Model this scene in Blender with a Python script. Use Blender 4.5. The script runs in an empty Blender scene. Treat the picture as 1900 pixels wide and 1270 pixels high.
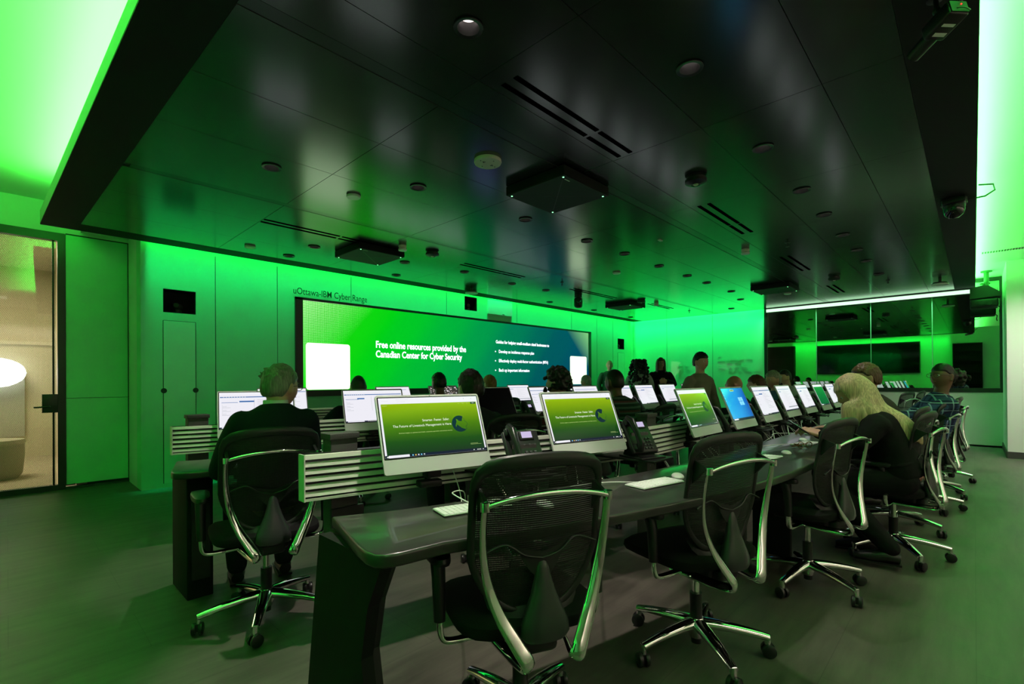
import bpy, bmesh, math, random
from mathutils import Vector, Matrix, Euler, noise
PI=math.pi; R_=math.radians
random.seed(7)
S=bpy.context.scene; C=S.collection
# ---------------------------------------------------------------- camera
def make_camera():
    yaw,pitch,roll,f,cx,cy=0.762799796,0.00250057761,-0.00605915656,895.873940,950.759663,704.950974
    d=Vector((math.cos(yaw)*math.cos(pitch),math.sin(yaw)*math.cos(pitch),math.sin(pitch)))
    r=Vector((math.sin(yaw),-math.cos(yaw),0)); u=r.cross(d)
    r2=math.cos(roll)*r+math.sin(roll)*u; u2=r2.cross(d)
    m=Matrix(((r2.x,u2.x,-d.x,0),(r2.y,u2.y,-d.y,0),(r2.z,u2.z,-d.z,1.22),(0,0,0,1)))
    cd=bpy.data.cameras.new('camera'); co=bpy.data.objects.new('camera',cd); C.objects.link(co)
    co.matrix_world=m; cd.sensor_width=36; cd.lens=36*f/1900
    cd.shift_x=(950-cx)/1900; cd.shift_y=(cy-635)/1900; cd.clip_start=.05
    S.camera=co
make_camera()
# ---------------------------------------------------------------- world, exposure
w=bpy.data.worlds.new('world'); S.world=w; w.use_nodes=True
w.node_tree.nodes['Background'].inputs[0].default_value=(.1,.6,.2,1)
w.node_tree.nodes['Background'].inputs[1].default_value=.004
vs=S.view_settings; vs.view_transform='Standard'; vs.look='None'; vs.gamma=1; vs.exposure=0; vs.use_curve_mapping=False
# ---------------------------------------------------------------- lights
GREEN=(.001,1,.075)
def area(name,loc,size,power,col,direction,spread=180):
    l=bpy.data.lights.new(name,'AREA'); l.shape='RECTANGLE'; l.size,l.size_y=size; l.energy=power; l.color=col
    l.spread=R_(spread)
    o=bpy.data.objects.new(name,l); C.objects.link(o); o.location=loc
    dv=Vector(direction).normalized()
    up=Vector((0,1,0)) if abs(dv.z)>.9 else Vector((0,0,1))
    zx=-dv; xx=up.cross(zx).normalized(); yx=zx.cross(xx)
    o.rotation_euler=Matrix((xx,yx,zx)).transposed().to_euler()
    return o
# LED coves of the ceiling raft: left and right edges shine up, the two wall edges wash down
area('cove_light_left',(.42,3.3,2.985),(.05,6.5),150,(.065,1,.07),(-.15,0,1))
area('cove_light_right',(6.2,.0,2.862),(11.4,.03),150,(.07,1,.10),(0,-.7,1))
area('wall_washer_screen',(6.4,6.775,2.95),(10.6,.05),40,GREEN,(0,0,-1))
area('wall_washer_screen_beam',(6.4,6.772,2.96),(10.6,.04),32,(.001,1,.28),(0,.035,-1),16)
area('wall_washer_whiteboard',(11.915,5.1,2.95),(.05,3.3),30,(.008,1,.12),(0,0,-1))
area('wall_washer_whiteboard_beam',(11.915,5.1,2.96),(.04,3.3),30,(.008,1,.2),(.035,0,-1),18)
area('wall_washer_rear',(-2.22,3.5,3.2),(.05,5.6),60,GREEN,(-.04,0,-1),30)
# aisle ceiling lights behind and right of the camera, an added wash, the strip's spill
area('aisle_light',(4.0,-1.7,2.97),(7,.6),22,(1,.86,.68),(0,.12,-1),115)
area('added_chrome_wash',(4.0,-3.2,2.96),(9,.2),95,(1,.9,.8),(0,-.35,-1),70)  # added unseen lamp: brightens the aisle wall that the chair chrome reflects
area('strip_spill',(11.80,1.66,2.72),(.03,3.4),26,(.25,1,.4),(.25,0,-1),120)
area('aisle_light_end',(9.3,-.75,2.97),(.5,.6),34,(1,.93,.82),(.25,.1,-1),110)
area('aisle_light_rear',(-.6,-1.2,3.25),(1.2,.6),3,(1,.93,.8),(0,0,-1))
def spot(loc,power,col=(1,.9,.78),size=54,blend=.35,rad=.03):
    l=bpy.data.lights.new('downlight_beam','SPOT'); l.energy=power; l.color=col; l.spot_size=R_(size); l.spot_blend=blend; l.shadow_soft_size=rad
    o=bpy.data.objects.new('downlight_beam',l); C.objects.link(o); o.location=loc; return o
# ---------------------------------------------------------------- materials
MATS={}
def mat(name,col=(.5,.5,.5),rough=.5,metal=0,spec=.5,emit=None,estr=1,coat=0,**k):
    if name in MATS: return MATS[name]
    m=bpy.data.materials.new(name); m.use_nodes=True; b=m.node_tree.nodes['Principled BSDF']
    b.inputs['Base Color'].default_value=(*col,1); b.inputs['Roughness'].default_value=rough
    b.inputs['Metallic'].default_value=metal; b.inputs['Specular IOR Level'].default_value=spec
    b.inputs['Coat Weight'].default_value=coat; b.inputs['Coat Roughness'].default_value=.05
    if emit: b.inputs['Emission Color'].default_value=(*emit,1); b.inputs['Emission Strength'].default_value=estr
    MATS[name]=m
    nz=k.get('noise')
    if nz:  # (scale vec, amount, bump)
        nt=m.node_tree; N=nt.nodes; L=nt.links
        tc=N.new('ShaderNodeTexCoord'); mp=N.new('ShaderNodeMapping'); mp.inputs['Scale'].default_value=nz[0]
        no=N.new('ShaderNodeTexNoise'); no.inputs['Scale'].default_value=1; no.inputs['Detail'].default_value=6
        L.new(tc.outputs['Object'],mp.inputs[0]); L.new(mp.outputs[0],no.inputs['Vector'])
        cr=N.new('ShaderNodeValToRGB'); cr.color_ramp.elements[0].position=.3; cr.color_ramp.elements[1].position=.7
        a=nz[1]; cr.color_ramp.elements[0].color=(*[c*(1-a) for c in col],1); cr.color_ramp.elements[1].color=(*[min(1,c*(1+a)) for c in col],1)
        L.new(no.outputs['Fac'],cr.inputs[0]); L.new(cr.outputs[0],b.inputs['Base Color'])
        if nz[2]:
            bp_=N.new('ShaderNodeBump'); bp_.inputs['Strength'].default_value=nz[2]; bp_.inputs['Distance'].default_value=.002
            L.new(no.outputs['Fac'],bp_.inputs['Height']); L.new(bp_.outputs[0],b.inputs['Normal'])
    return m
def emat(name,col,s=1,gloss=None):
    """lit display pixels; gloss gives the cover glass"""
    if name in MATS: return MATS[name]
    if gloss is None: m=mat(name,(0,0,0),.5,spec=0,emit=col,estr=s)
    else: m=mat(name,(0,0,0),gloss,spec=.5,emit=col,estr=s)
    return m
def ramp_mat(name,stops,axis='Z',lo=-.15,hi=.15,gloss=.08,s=1,diag=0,spec=.5):
    """display gradient along one object axis"""
    m=bpy.data.materials.new(name); m.use_nodes=True; nt=m.node_tree; N=nt.nodes; L=nt.links; b=N['Principled BSDF']
    b.inputs['Base Color'].default_value=(0,0,0,1); b.inputs['Roughness'].default_value=gloss; b.inputs['Specular IOR Level'].default_value=spec
    tc=N.new('ShaderNodeTexCoord'); sx=N.new('ShaderNodeSeparateXYZ'); L.new(tc.outputs['Object'],sx.inputs[0])
    mr=N.new('ShaderNodeMapRange'); mr.inputs['From Min'].default_value=lo; mr.inputs['From Max'].default_value=hi
    if diag:
        ma=N.new('ShaderNodeMath'); ma.operation='MULTIPLY_ADD'; ma.inputs[1].default_value=diag
        L.new(sx.outputs['Z' if axis=='X' else 'X'],ma.inputs[0]); L.new(sx.outputs[axis],ma.inputs[2]); L.new(ma.outputs[0],mr.inputs[0])
    else: L.new(sx.outputs[axis],mr.inputs[0])
    cr=N.new('ShaderNodeValToRGB'); el=cr.color_ramp.elements
    el[0].position=stops[0][0]; el[0].color=(*stops[0][1],1); el[1].position=stops[-1][0]; el[1].color=(*stops[-1][1],1)
    for p,c in stops[1:-1]:
        e=el.new(p); e.color=(*c,1)
    L.new(mr.outputs[0],cr.inputs[0]); L.new(cr.outputs[0],b.inputs['Emission Color']); b.inputs['Emission Strength'].default_value=s
    MATS[name]=m; return m
M_black=mat('black_plastic',(.008,.008,.009),.4)
M_blackmat=mat('matte_black',(.006,.007,.006),.75,spec=.25)
M_chrome=mat('polished_aluminium',(.82,.83,.82),.055,1)
M_rubber=mat('caster_black',(.012,.012,.013),.35)
M_frame=mat('chair_frame_black',(.01,.011,.011),.45)
M_seat=mat('seat_fabric_black',(.008,.008,.008),.9,spec=.2,noise=((400,400,400),.4,.3))
M_cone=mat('grey_plastic',(.03,.032,.033),.33)
M_imac=mat('silver_casing',(.52,.54,.52),.38,.0)
M_imacback=mat('silver_casing_side',(.35,.37,.36),.3,.7)
M_table=mat('dark_laminate',(.028,.027,.025),.3,spec=.5,coat=.22,noise=((9,9,9),.35,.05))
M_tabedge=mat('dark_table_edge',(.02,.02,.019),.4)
M_slat=mat('white_painted_steel',(.62,.62,.56),.42)
M_slatdark=mat('slat_recess',(.03,.03,.03),.6)
M_steel=mat('dark_steel',(.03,.03,.03),.4,.5)
M_post=mat('textured_charcoal_steel',(.05,.046,.045),.6,noise=((500,500,500),.6,.6))
M_white=mat('white_plastic',(.75,.75,.73),.35)
M_wallpaint=mat('led_tinted_wall_panel',(.30,.74,.50),.38,spec=.3)  # LED green put into the base colour to hold back red
M_seam=mat('panel_seam',(.04,.05,.04),.8)
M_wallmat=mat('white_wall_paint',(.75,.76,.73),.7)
M_dframe=mat('dark_metal_frame',(.012,.013,.012),.4)
M_ceilpaint=mat('white_ceiling_paint',(.8,.8,.78),.8)
M_screw=mat('screw_zinc',(.6,.6,.6),.25,1)
M_skin=mat('skin_light',(.55,.30,.21),.5)
M_skin2=mat('skin_pale',(.62,.42,.32),.5)
M_skind=mat('skin_brown',(.16,.075,.045),.5)
M_lcd=emat('phone_lcd',(.75,.65,.95),.8)
# ---------------------------------------------------------------- mesh builder
class MB:
    def __init__(s): s.v=[]; s.f=[]; s.m=[]; s.sm=[]; s.mats=[]
    def mi(s,m):
        if m not in s.mats: s.mats.append(m)
        return s.mats.index(m)
    def add(s,vs,fs,m,smooth=False,M=None):
        o=len(s.v); i=s.mi(m)
        s.v+= [tuple(M@Vector(v)) if M is not None else tuple(v) for v in vs]
        for f in fs: s.f.append([o+a for a in f]); s.m.append(i); s.sm.append(smooth)
        return s
    def box(s,c,d,m,M=None,rot=None):
        x,y,z=[a/2 for a in d]; vs=[(sx*x,sy*y,sz*z) for sz in(-1,1) for sy in(-1,1) for sx in(-1,1)]
        T=Matrix.Translation(c)
        if rot: T=T@Euler(rot).to_matrix().to_4x4()
        vs=[tuple(T@Vector(v)) for v in vs]
        return s.add(vs,[(0,2,3,1),(4,5,7,6),(0,1,5,4),(2,6,7,3),(0,4,6,2),(1,3,7,5)],m,False,M)
    def bevbox(s,c,d,r,m,M=None,rot=None,seg=3):
        """box with rounded edges"""
        bm=bmesh.new(); bmesh.ops.create_cube(bm,size=1); bmesh.ops.scale(bm,vec=d,verts=bm.verts)
        bmesh.ops.bevel(bm,geom=bm.edges[:],offset=r,segments=seg,affect='EDGES',profile=.5)
        T=Matrix.Translation(c)
        if rot: T=T@Euler(rot).to_matrix().to_4x4()
        if M is not None: T=M@T
        return s.bm(bm,m,T,True)
    def bm(s,bm,m,T=None,smooth=True):
        bm.verts.index_update(); s.add([v.co[:] for v in bm.verts],[[v.index for v in f.verts] for f in bm.faces],m,smooth,T); bm.free(); return s
    def cyl(s,a,b,r,m,r2=None,n=20,caps=True,M=None):
        return s.tube([a,b],[r,r if r2 is None else r2],m,n,caps=caps,M=M,smooth=True)
    def tube(s,P,r,m,n=10,flat=1,caps=True,M=None,up=None,smooth=True,closed=False):
        """swept tube, r number or list, flat scales second axis (number or list)"""
        P=[Vector(p) for p in P]; k=len(P)
        r=r if isinstance(r,(list,tuple)) else [r]*k; fl=flat if isinstance(flat,(list,tuple)) else [flat]*k
        vs=[]; pu=None
        for i,p in enumerate(P):
            if closed: t=(P[(i+1)%k]-P[i-1])
            else: t=(P[min(i+1,k-1)]-P[max(i-1,0)])
            t.normalize()
            if up is not None:
                u=Vector(up); a=t.cross(u)
                if a.length<1e-4: a=t.cross(Vector((1,0,0)))
            elif pu is None:
                u=Vector((0,0,1)) if abs(t.z)<.9 else Vector((1,0,0)); a=t.cross(u)
            else: a=t.cross(pu)
            a.normalize(); b=a.cross(t).normalized(); pu=b
            for j in range(n):
                q=2*PI*j/n; vs.append(p+a*math.cos(q)*r[i]+b*math.sin(q)*r[i]*fl[i])
        fs=[]
        for i in range(k if closed else k-1):
            for j in range(n):
                a0=i*n+j; a1=i*n+(j+1)%n; b0=((i+1)%k)*n+j; b1=((i+1)%k)*n+(j+1)%n; fs.append((a0,a1,b1,b0))
        if caps and not closed: fs.append(tuple(range(n))[::-1]); fs.append(tuple((k-1)*n+j for j in range(n)))
        return s.add(vs,fs,m,smooth,M)
    def lathe(s,prof,m,c=(0,0,0),n=32,M=None,axis='Z',capends=True):
        vs=[]
        for r,z in prof:
            for j in range(n):
                q=2*PI*j/n; p=(r*math.cos(q),r*math.sin(q),z)
                if axis=='Y': p=(p[0],p[2],p[1])
                if axis=='X': p=(p[2],p[0],p[1])
                vs.append((p[0]+c[0],p[1]+c[1],p[2]+c[2]))
        fs=[]
        for i in range(len(prof)-1):
            for j in range(n): fs.append((i*n+j,i*n+(j+1)%n,(i+1)*n+(j+1)%n,(i+1)*n+j))
        if capends: fs.append(tuple(range(n))[::-1]); fs.append(tuple((len(prof)-1)*n+j for j in range(n)))
        return s.add(vs,fs,m,True,M)
    def prism(s,pts,h0,h1,m,plane='XY',M=None,msd=None):
        """extrude polygon; plane XY->z, XZ->y, YZ->x"""
        n=len(pts)
        def P(p,h): return (p[0],p[1],h) if plane=='XY' else ((p[0],h,p[1]) if plane=='XZ' else (h,p[0],p[1]))
        vs=[P(p,h0) for p in pts]+[P(p,h1) for p in pts]
        s.add(vs,[tuple(range(n))[::-1],tuple(range(n,2*n))],m,False,M)
        return s.add(vs,[(i,(i+1)%n,n+(i+1)%n,n+i) for i in range(n)],msd or m,False,M)
    def ball(s,c,r,m,M=None,n=3,fn=None,rot=None):
        bm=bmesh.new(); bmesh.ops.create_icosphere(bm,subdivisions=n,radius=1)
        r=(r,r,r) if not isinstance(r,(tuple,list)) else r
        T=Matrix.Translation(c)
        if rot: T=T@Euler(rot).to_matrix().to_4x4()
        for v in bm.verts:
            d=v.co.copy(); k=fn(d) if fn else 1
            v.co=Vector((d.x*r[0],d.y*r[1],d.z*r[2]))*k
        if M is not None: T=M@T
        return s.bm(bm,m,T,True)
    def quad(s,pts,m,M=None): return s.add(pts,[tuple(range(len(pts)))],m,False,M)
    def mesh(s,name):
        me=bpy.data.meshes.new(name); me.from_pydata(s.v,[],s.f)
        for m in s.mats: me.materials.append(m)
        me.polygons.foreach_set('material_index',s.m); me.polygons.foreach_set('use_smooth',s.sm); me.update()
        bm=bmesh.new(); bm.from_mesh(me); bmesh.ops.recalc_face_normals(bm,faces=bm.faces); bm.to_mesh(me); bm.free()
        if any(s.sm): me.set_sharp_from_angle(angle=R_(38))
        return me
    def build(s,name,parent=None,loc=None,rot=None):
        o=bpy.data.objects.new(name,s.mesh(name)); C.objects.link(o)
        if parent: o.parent=parent
        if loc: o.location=loc
        if rot: o.rotation_euler=rot
        return o
def thing(name,label,cat,loc=(0,0,0),rz=0,group=None):
    o=bpy.data.objects.new(name,None); C.objects.link(o); o.empty_display_size=.1
    o.location=loc; o.rotation_euler=(0,0,rz); o['label']=label; o['category']=cat
    if group: o['group']=group
    return o
def tag(o,label,cat,group=None):
    o['label']=label; o['category']=cat
    if group: o['group']=group
    return o
def struct(o): o['kind']='structure'; return o
KIDS={}
def kids(o):
    return [c for c in C.objects if c.parent==o]
def dup(root,loc,rz,label,group=None):
    if root.name not in KIDS:
        KIDS[root.name]=[(c,[(g,kids(g)) for g in kids(c)]) for c in kids(root)]
    r=root.copy(); C.objects.link(r); r.location=loc; r.rotation_euler=(0,0,rz); r['label']=label
    if group: r['group']=group
    for c,gs in KIDS[root.name]:
        n=c.copy(); C.objects.link(n); n.parent=r
        for g,_ in gs:
            k=g.copy(); C.objects.link(k); k.parent=n
    return r
ORD=['first','second','third','fourth','fifth','sixth','seventh','eighth','ninth','tenth','eleventh','twelfth']
# text
TXT={}
def text_into(b,string,m,size,M,align='LEFT',bold=0,extr=0,sx=1):
    key=(string,align,bold)
    if key not in TXT:
        cu=bpy.data.curves.new('t','FONT'); cu.body=string; cu.size=1; cu.align_x=align; cu.offset=bold; cu.resolution_u=3
        ob=bpy.data.objects.new('t',cu); C.objects.link(ob)
        dg=bpy.context.evaluated_depsgraph_get(); dg.update()
        me=bpy.data.meshes.new_from_object(ob.evaluated_get(dg))
        TXT[key]=([v.co[:] for v in me.vertices],[tuple(p.vertices) for p in me.polygons])
        bpy.data.objects.remove(ob); bpy.data.curves.remove(cu); bpy.data.meshes.remove(me)
    vs,fs=TXT[key]
    # text is laid into the XZ plane: x right, z up, facing -Y
    b.add([(v[0]*size*sx,0,v[1]*size) for v in vs],fs,m,False,M)

def smooth_path0(P,n=8):
    out=[]; P=[Vector(p) for p in P]; Q=[P[0]]+P+[P[-1]]
    for i in range(1,len(Q)-2):
        for k in range(n):
            t=k/n; a,b_,c,d=Q[i-1],Q[i],Q[i+1],Q[i+2]
            out.append(.5*((2*b_)+(-a+c)*t+(2*a-5*b_+4*c-d)*t*t+(-a+3*b_-3*c+d)*t**3))
    out.append(P[-1]); return out
# ================================================================ SETTING
YW=6.81; XW=11.96; ZC=2.815; ZU=3.0
def floor_mat():
    m=bpy.data.materials.new('vinyl_floor'); m.use_nodes=True; nt=m.node_tree; N=nt.nodes; L=nt.links; b=N['Principled BSDF']
    tc=N.new('ShaderNodeTexCoord'); mp=N.new('ShaderNodeMapping'); mp.inputs['Scale'].default_value=(1.2,9,1); L.new(tc.outputs['Object'],mp.inputs[0])
    n1=N.new('ShaderNodeTexNoise'); n1.inputs['Scale'].default_value=1.6; n1.inputs['Detail'].default_value=8; n1.inputs['Roughness'].default_value=.65; L.new(mp.outputs[0],n1.inputs['Vector'])
    n2=N.new('ShaderNodeTexNoise'); n2.inputs['Scale'].default_value=2.2; n2.inputs['Detail'].default_value=9; L.new(tc.outputs['Object'],n2.inputs['Vector'])
    mx=N.new('ShaderNodeMix'); mx.inputs[0].default_value=.5; L.new(n1.outputs['Fac'],mx.inputs[2]); L.new(n2.outputs['Fac'],mx.inputs[3])
    cr=N.new('ShaderNodeValToRGB'); e=cr.color_ramp.elements; e[0].position=.33; e[0].color=(.05,.044,.037,1); e[1].position=.68; e[1].color=(.135,.122,.10,1)
    L.new(mx.outputs[0],cr.inputs[0])
    br=N.new('ShaderNodeTexBrick'); br.inputs['Scale'].default_value=1; br.inputs['Mortar Size'].default_value=.0015; br.inputs['Brick Width'].default_value=.92; br.inputs['Row Height'].default_value=.46
    br.inputs['Color1'].default_value=(1,1,1,1); br.inputs['Color2'].default_value=(.9,.9,.9,1); br.inputs['Mortar'].default_value=(.6,.6,.6,1); L.new(tc.outputs['Object'],br.inputs['Vector'])
    mu=N.new('ShaderNodeMix'); mu.data_type='RGBA'; mu.blend_type='MULTIPLY'; mu.inputs[0].default_value=1; L.new(cr.outputs[0],mu.inputs[6]); L.new(br.outputs[0],mu.inputs[7])
    L.new(mu.outputs[2],b.inputs['Base Color'])
    rr=N.new('ShaderNodeMapRange'); rr.inputs['To Min'].default_value=.34; rr.inputs['To Max'].default_value=.55; L.new(n2.outputs['Fac'],rr.inputs[0]); L.new(rr.outputs[0],b.inputs['Roughness'])
    bp_=N.new('ShaderNodeBump'); bp_.inputs['Strength'].default_value=.15; bp_.inputs['Distance'].default_value=.003; L.new(n1.outputs['Fac'],bp_.inputs['Height']); L.new(bp_.outputs[0],b.inputs['Normal'])
    MATS['floor']=m; return m
b=MB(); b.box((4.9,2.2,-.05),(14.6,11.6,.1),floor_mat()); struct(b.build('floor'))
# upper ceiling
b=MB(); b.box((6.4,2.2,ZU+.05),(11.6,11.6,.1),M_ceilpaint); struct(b.build('ceiling'))
b=MB(); b.box((-.9,2.2,3.35),(3.0,11.6,.1),M_ceilpaint); b.box((.62,2.2,3.2),(.04,11.6,.2),M_ceilpaint); struct(b.build('ceiling_left'))
# screen wall with recesses cut as strips between openings
WN=[(1.254,1.581,2.046,2.322),(5.857,6.163,2.544,2.80),(11.167,11.491,2.046,2.33)]
def wall_xz(b,y,x0,x1,z0,z1,holes,th,m):
    """wall slab in the XZ plane facing -Y with rectangular holes"""
    xs=sorted({x0,x1,*[h[0] for h in holes],*[h[1] for h in holes]})
    for a,c in zip(xs,xs[1:]):
        hs=sorted([h for h in holes if h[0]<=a and h[1]>=c],key=lambda h:h[2]); z=z0
        for h in hs:
            if h[2]>z: b.box(((a+c)/2,y+th/2,(z+h[2])/2),(c-a,th,h[2]-z),m)
            z=h[3]
        if z<z1: b.box(((a+c)/2,y+th/2,(z+z1)/2),(c-a,th,z1-z),m)
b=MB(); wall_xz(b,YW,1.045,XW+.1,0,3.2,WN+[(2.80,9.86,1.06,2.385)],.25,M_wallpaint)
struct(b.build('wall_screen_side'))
b=MB()
for x in (1.79,2.528,5.43,7.27,9.14,10.19,10.93): b.box((x,YW-.0005,(2.42+ZC)/2 if 2.75<x<9.9 else ZC/2),(.006,.003,ZC-2.42 if 2.75<x<9.9 else ZC-.05),M_seam)
b.box((3.6,YW-.0005,2.62),(.006,.003,.38),M_seam)
struct(b.build('trim_1'))
# recessed left part with the glass door, then the return wall
b=MB(); b.box((.76,7.7,1.5),(.62,.2,2.9),M_wallpaint); struct(b.build('wall_recess'))
b=MB(); b.box((.76,7.597,1.05),(.58,.006,.004),M_seam); b.box((.76,7.597,2.955),(.58,.006,.012),M_seam); b.box((.467,7.597,1.5),(.008,.006,2.9),M_seam); b.box((1.04,7.597,1.5),(.008,.006,2.9),M_seam); b.box((.76,7.595,.012),(.6,.012,.024),M_seam); struct(b.build('trim_2'))
b=MB(); b.box((1.07,7.33,1.65),(.05,.54,3.3),M_wallmat); struct(b.build('wall_return'))
b=MB(); b.box((-.9,7.7,3.125),(3.95,.2,.35),M_wallmat); struct(b.build('wall_over_door'))
# door_1 : black metal frame, mesh-patterned glass, lock
def mesh_glass():
    m=bpy.data.materials.new('patterned_glass'); m.use_nodes=True; nt=m.node_tree; N=nt.nodes; L=nt.links
    for n in list(N): N.remove(n)
    out=N.new('ShaderNodeOutputMaterial'); gl=N.new('ShaderNodeBsdfGlossy'); gl.inputs['Roughness'].default_value=.02; gl.inputs['Color'].default_value=(.9,1,.92,1)
    tr=N.new('ShaderNodeBsdfTransparent'); tr.inputs['Color'].default_value=(.93,.97,.93,1)
    df=N.new('ShaderNodeBsdfDiffuse'); df.inputs['Color'].default_value=(.03,.035,.03,1)
    tc=N.new('ShaderNodeTexCoord'); sx=N.new('ShaderNodeSeparateXYZ'); L.new(tc.outputs['Object'],sx.inputs[0])
    def wave(a,k):
        q=N.new('ShaderNodeMath'); q.operation='MULTIPLY_ADD'; q.inputs[1].default_value=a; L.new(sx.outputs['Z'],q.inputs[0]); L.new(sx.outputs['X'],q.inputs[2])
        r=N.new('ShaderNodeMath'); r.operation='MULTIPLY'; r.inputs[1].default_value=k; L.new(q.outputs[0],r.inputs[0])
        s=N.new('ShaderNodeMath'); s.operation='SINE'; L.new(r.outputs[0],s.inputs[0]); return s
    a=wave(.8,430); c=wave(-.8,430); mu=N.new('ShaderNodeMath'); mu.operation='MAXIMUM'; L.new(a.outputs[0],mu.inputs[0]); L.new(c.outputs[0],mu.inputs[1])
    gt=N.new('ShaderNodeMath'); gt.operation='GREATER_THAN'; gt.inputs[1].default_value=.86; L.new(mu.outputs[0],gt.inputs[0])
    m1=N.new('ShaderNodeMixShader'); L.new(gt.outputs[0],m1.inputs[0]); L.new(tr.outputs[0],m1.inputs[1]); L.new(df.outputs[0],m1.inputs[2])
    fr=N.new('ShaderNodeFresnel'); fr.inputs['IOR'].default_value=1.6
    m2=N.new('ShaderNodeMixShader'); L.new(fr.outputs[0],m2.inputs[0]); L.new(m1.outputs[0],m2.inputs[1]); L.new(gl.outputs[0],m2.inputs[2]); L.new(m2.outputs[0],out.inputs[0])
    return m
b=MB()
for x0,x1,z0,z1 in ((.40,.464,0,2.95),(-1.1,.40,2.86,2.95),(-1.1,.40,0,.06),(-1.1,-1.04,.06,2.86)): b.box(((x0+x1)/2,7.62,(z0+z1)/2),(x1-x0,.08,z1-z0),M_dframe)
b.box((.366,7.63,1.46),(.018,.03,2.8),M_dframe)
d1=struct(b.build('door_1'))
b=MB(); b.box((-.32,7.63,1.46),(1.42,.01,2.8),mesh_glass()); b.build('glass_pane',d1)
b=MB(); b.bevbox((.335,7.60,.995),(.13,.05,.21),.004,M_dframe); h=b.build('lock_case',d1)
b=MB(); b.tube([(.33,7.575,.96),(.33,7.52,.96),(.20,7.52,.955)],.009,M_dframe); b.build('door_handle',h)
# room beyond the door
WARM=mat('warm_corridor_paint',(.72,.66,.5),.8)
b=MB(); b.box((-1,11.5,1.6),(5,.1,3.3),WARM); struct(b.build('wall_far_room'))
b=MB(); b.box((.62,9.7,1.65),(.1,3.8,3.3),WARM); struct(b.build('wall_far_room_right'))
b=MB(); b.box((-3.2,9.7,1.65),(.1,3.8,3.3),WARM); struct(b.build('wall_far_room_left'))
b=MB(); b.box((-1.3,9.7,-.05),(4,3.7,.1),mat('beige_carpet',(.55,.47,.34),.9)); b.v=[(x,y+.0,z+.0) for x,y,z in b.v]; struct(b.build('floor_far_room'))
b=MB(); b.box((-1.3,9.7,3.2),(4,3.7,.1),WARM); struct(b.build('ceiling_far_room'))
area('far_room_light',(-.6,9.4,3.1),(1.2,1.2),80,(1,.86,.58),(0,0,-1))
b=MB(); b.box((.2,11.42,1.9),(1.6,.06,.05),mat('corridor_rail',(.8,.75,.6),.5)); struct(b.build('trim_3'))
b=MB(); b.box((-.2,11.4,.9),(.8,.05,1.1),mat('corridor_panel',(.5,.5,.42),.6)); struct(b.build('trim_4'))
t=thing('drum_stool','squat beige drum stool standing in the lit room behind the glass door','stool',(-.14,9.05,0))
b=MB(); b.lathe([(.24,.0),(.28,.06),(.3,.3),(.3,.44)],mat('stool_cloth',(.42,.40,.30),.9)); b.build('body',t)
b=MB(); b.lathe([(.3,.44),(.31,.46),(.3,.5),(.0001,.51)],mat('stool_top',(.5,.47,.36),.8)); b.build('cushion',t)
t=thing('wall_lamp','round glowing white lamp on the far wall seen through the glass door','lamp',(-.14,11.3,1.40))
b=MB(); b.cyl((0,.09,0),(0,.02,0),.1,M_white); b.build('lamp_base',t)
b=MB(); b.ball((0,-.12,0),(.36,.14,.24),emat('lamp_glow',(1,1,.95),3.2)); b.build('lamp_shade',t)
# whiteboard wall and window wall
M_wb=mat('led_tinted_glossy_whiteboard',(.42,.78,.6),.06,spec=.6)  # the green of the LED light is part of this base colour
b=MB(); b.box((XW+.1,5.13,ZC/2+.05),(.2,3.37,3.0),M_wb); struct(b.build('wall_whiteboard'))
b=MB()
for y in (5.82,4.63): b.box((XW-.0005,y,1.4),(.002,.006,2.8),M_seam)
struct(b.build('trim_5'))
b=MB(); b.box((XW+.1,3.43,1.42),(.24,.05,2.84),M_dframe); struct(b.build('trim_6'))
b=MB(); b.box((XW+.1,1.5,.5),(.2,3.82,.94),M_wallmat); b.box((XW+.1,1.5,3.14),(.2,3.82,.3),M_wallmat)
struct(b.build('wall_window_side'))
def dark_glass():
    m=bpy.data.materials.new('one_way_glass'); m.use_nodes=True; nt=m.node_tree; N=nt.nodes; L=nt.links
    for n in list(N): N.remove(n)
    out=N.new('ShaderNodeOutputMaterial'); gl=N.new('ShaderNodeBsdfGlossy'); gl.inputs['Roughness'].default_value=.015; gl.inputs['Color'].default_value=(.6,.72,.62,1)
    tr=N.new('ShaderNodeBsdfTransparent'); tr.inputs['Color'].default_value=(.12,.14,.12,1)
    m2=N.new('ShaderNodeMixShader'); m2.inputs[0].default_value=.62; L.new(tr.outputs[0],m2.inputs[1]); L.new(gl.outputs[0],m2.inputs[2]); L.new(m2.outputs[0],out.inputs[0]); return m
win=MB()
for y0,y1,z0,z1 in ((-.40,3.40,.965,1.04),(-.40,-.33,1.04,2.99),(-.33,3.40,2.93,2.99)): win.box((XW+.01,(y0+y1)/2,(z0+z1)/2),(.06,y1-y0,z1-z0),M_dframe)
win=struct(win.build('window_1'))
G=dark_glass()
for i,(y0,y1) in enumerate(((2.44,3.40),(1.495,2.425),(.565,1.48),(-.33,.55))):
    b=MB(); b.box((XW+.02,(y0+y1)/2,1.985),(.012,y1-y0,1.89),G); b.build('glass_pane',win)
b=MB()
for y in (2.432,1.488,.558): b.box((XW+.012,y,1.985),(.02,.012,1.89),mat('clear_silicone_joint',(.3,.5,.4),.2))
b.build('glass_joint',win)
b=MB(); b.box((13.4,1.5,1.5),(.1,4.4,3.2),M_blackmat); struct(b.build('wall_control_room'))
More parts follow.
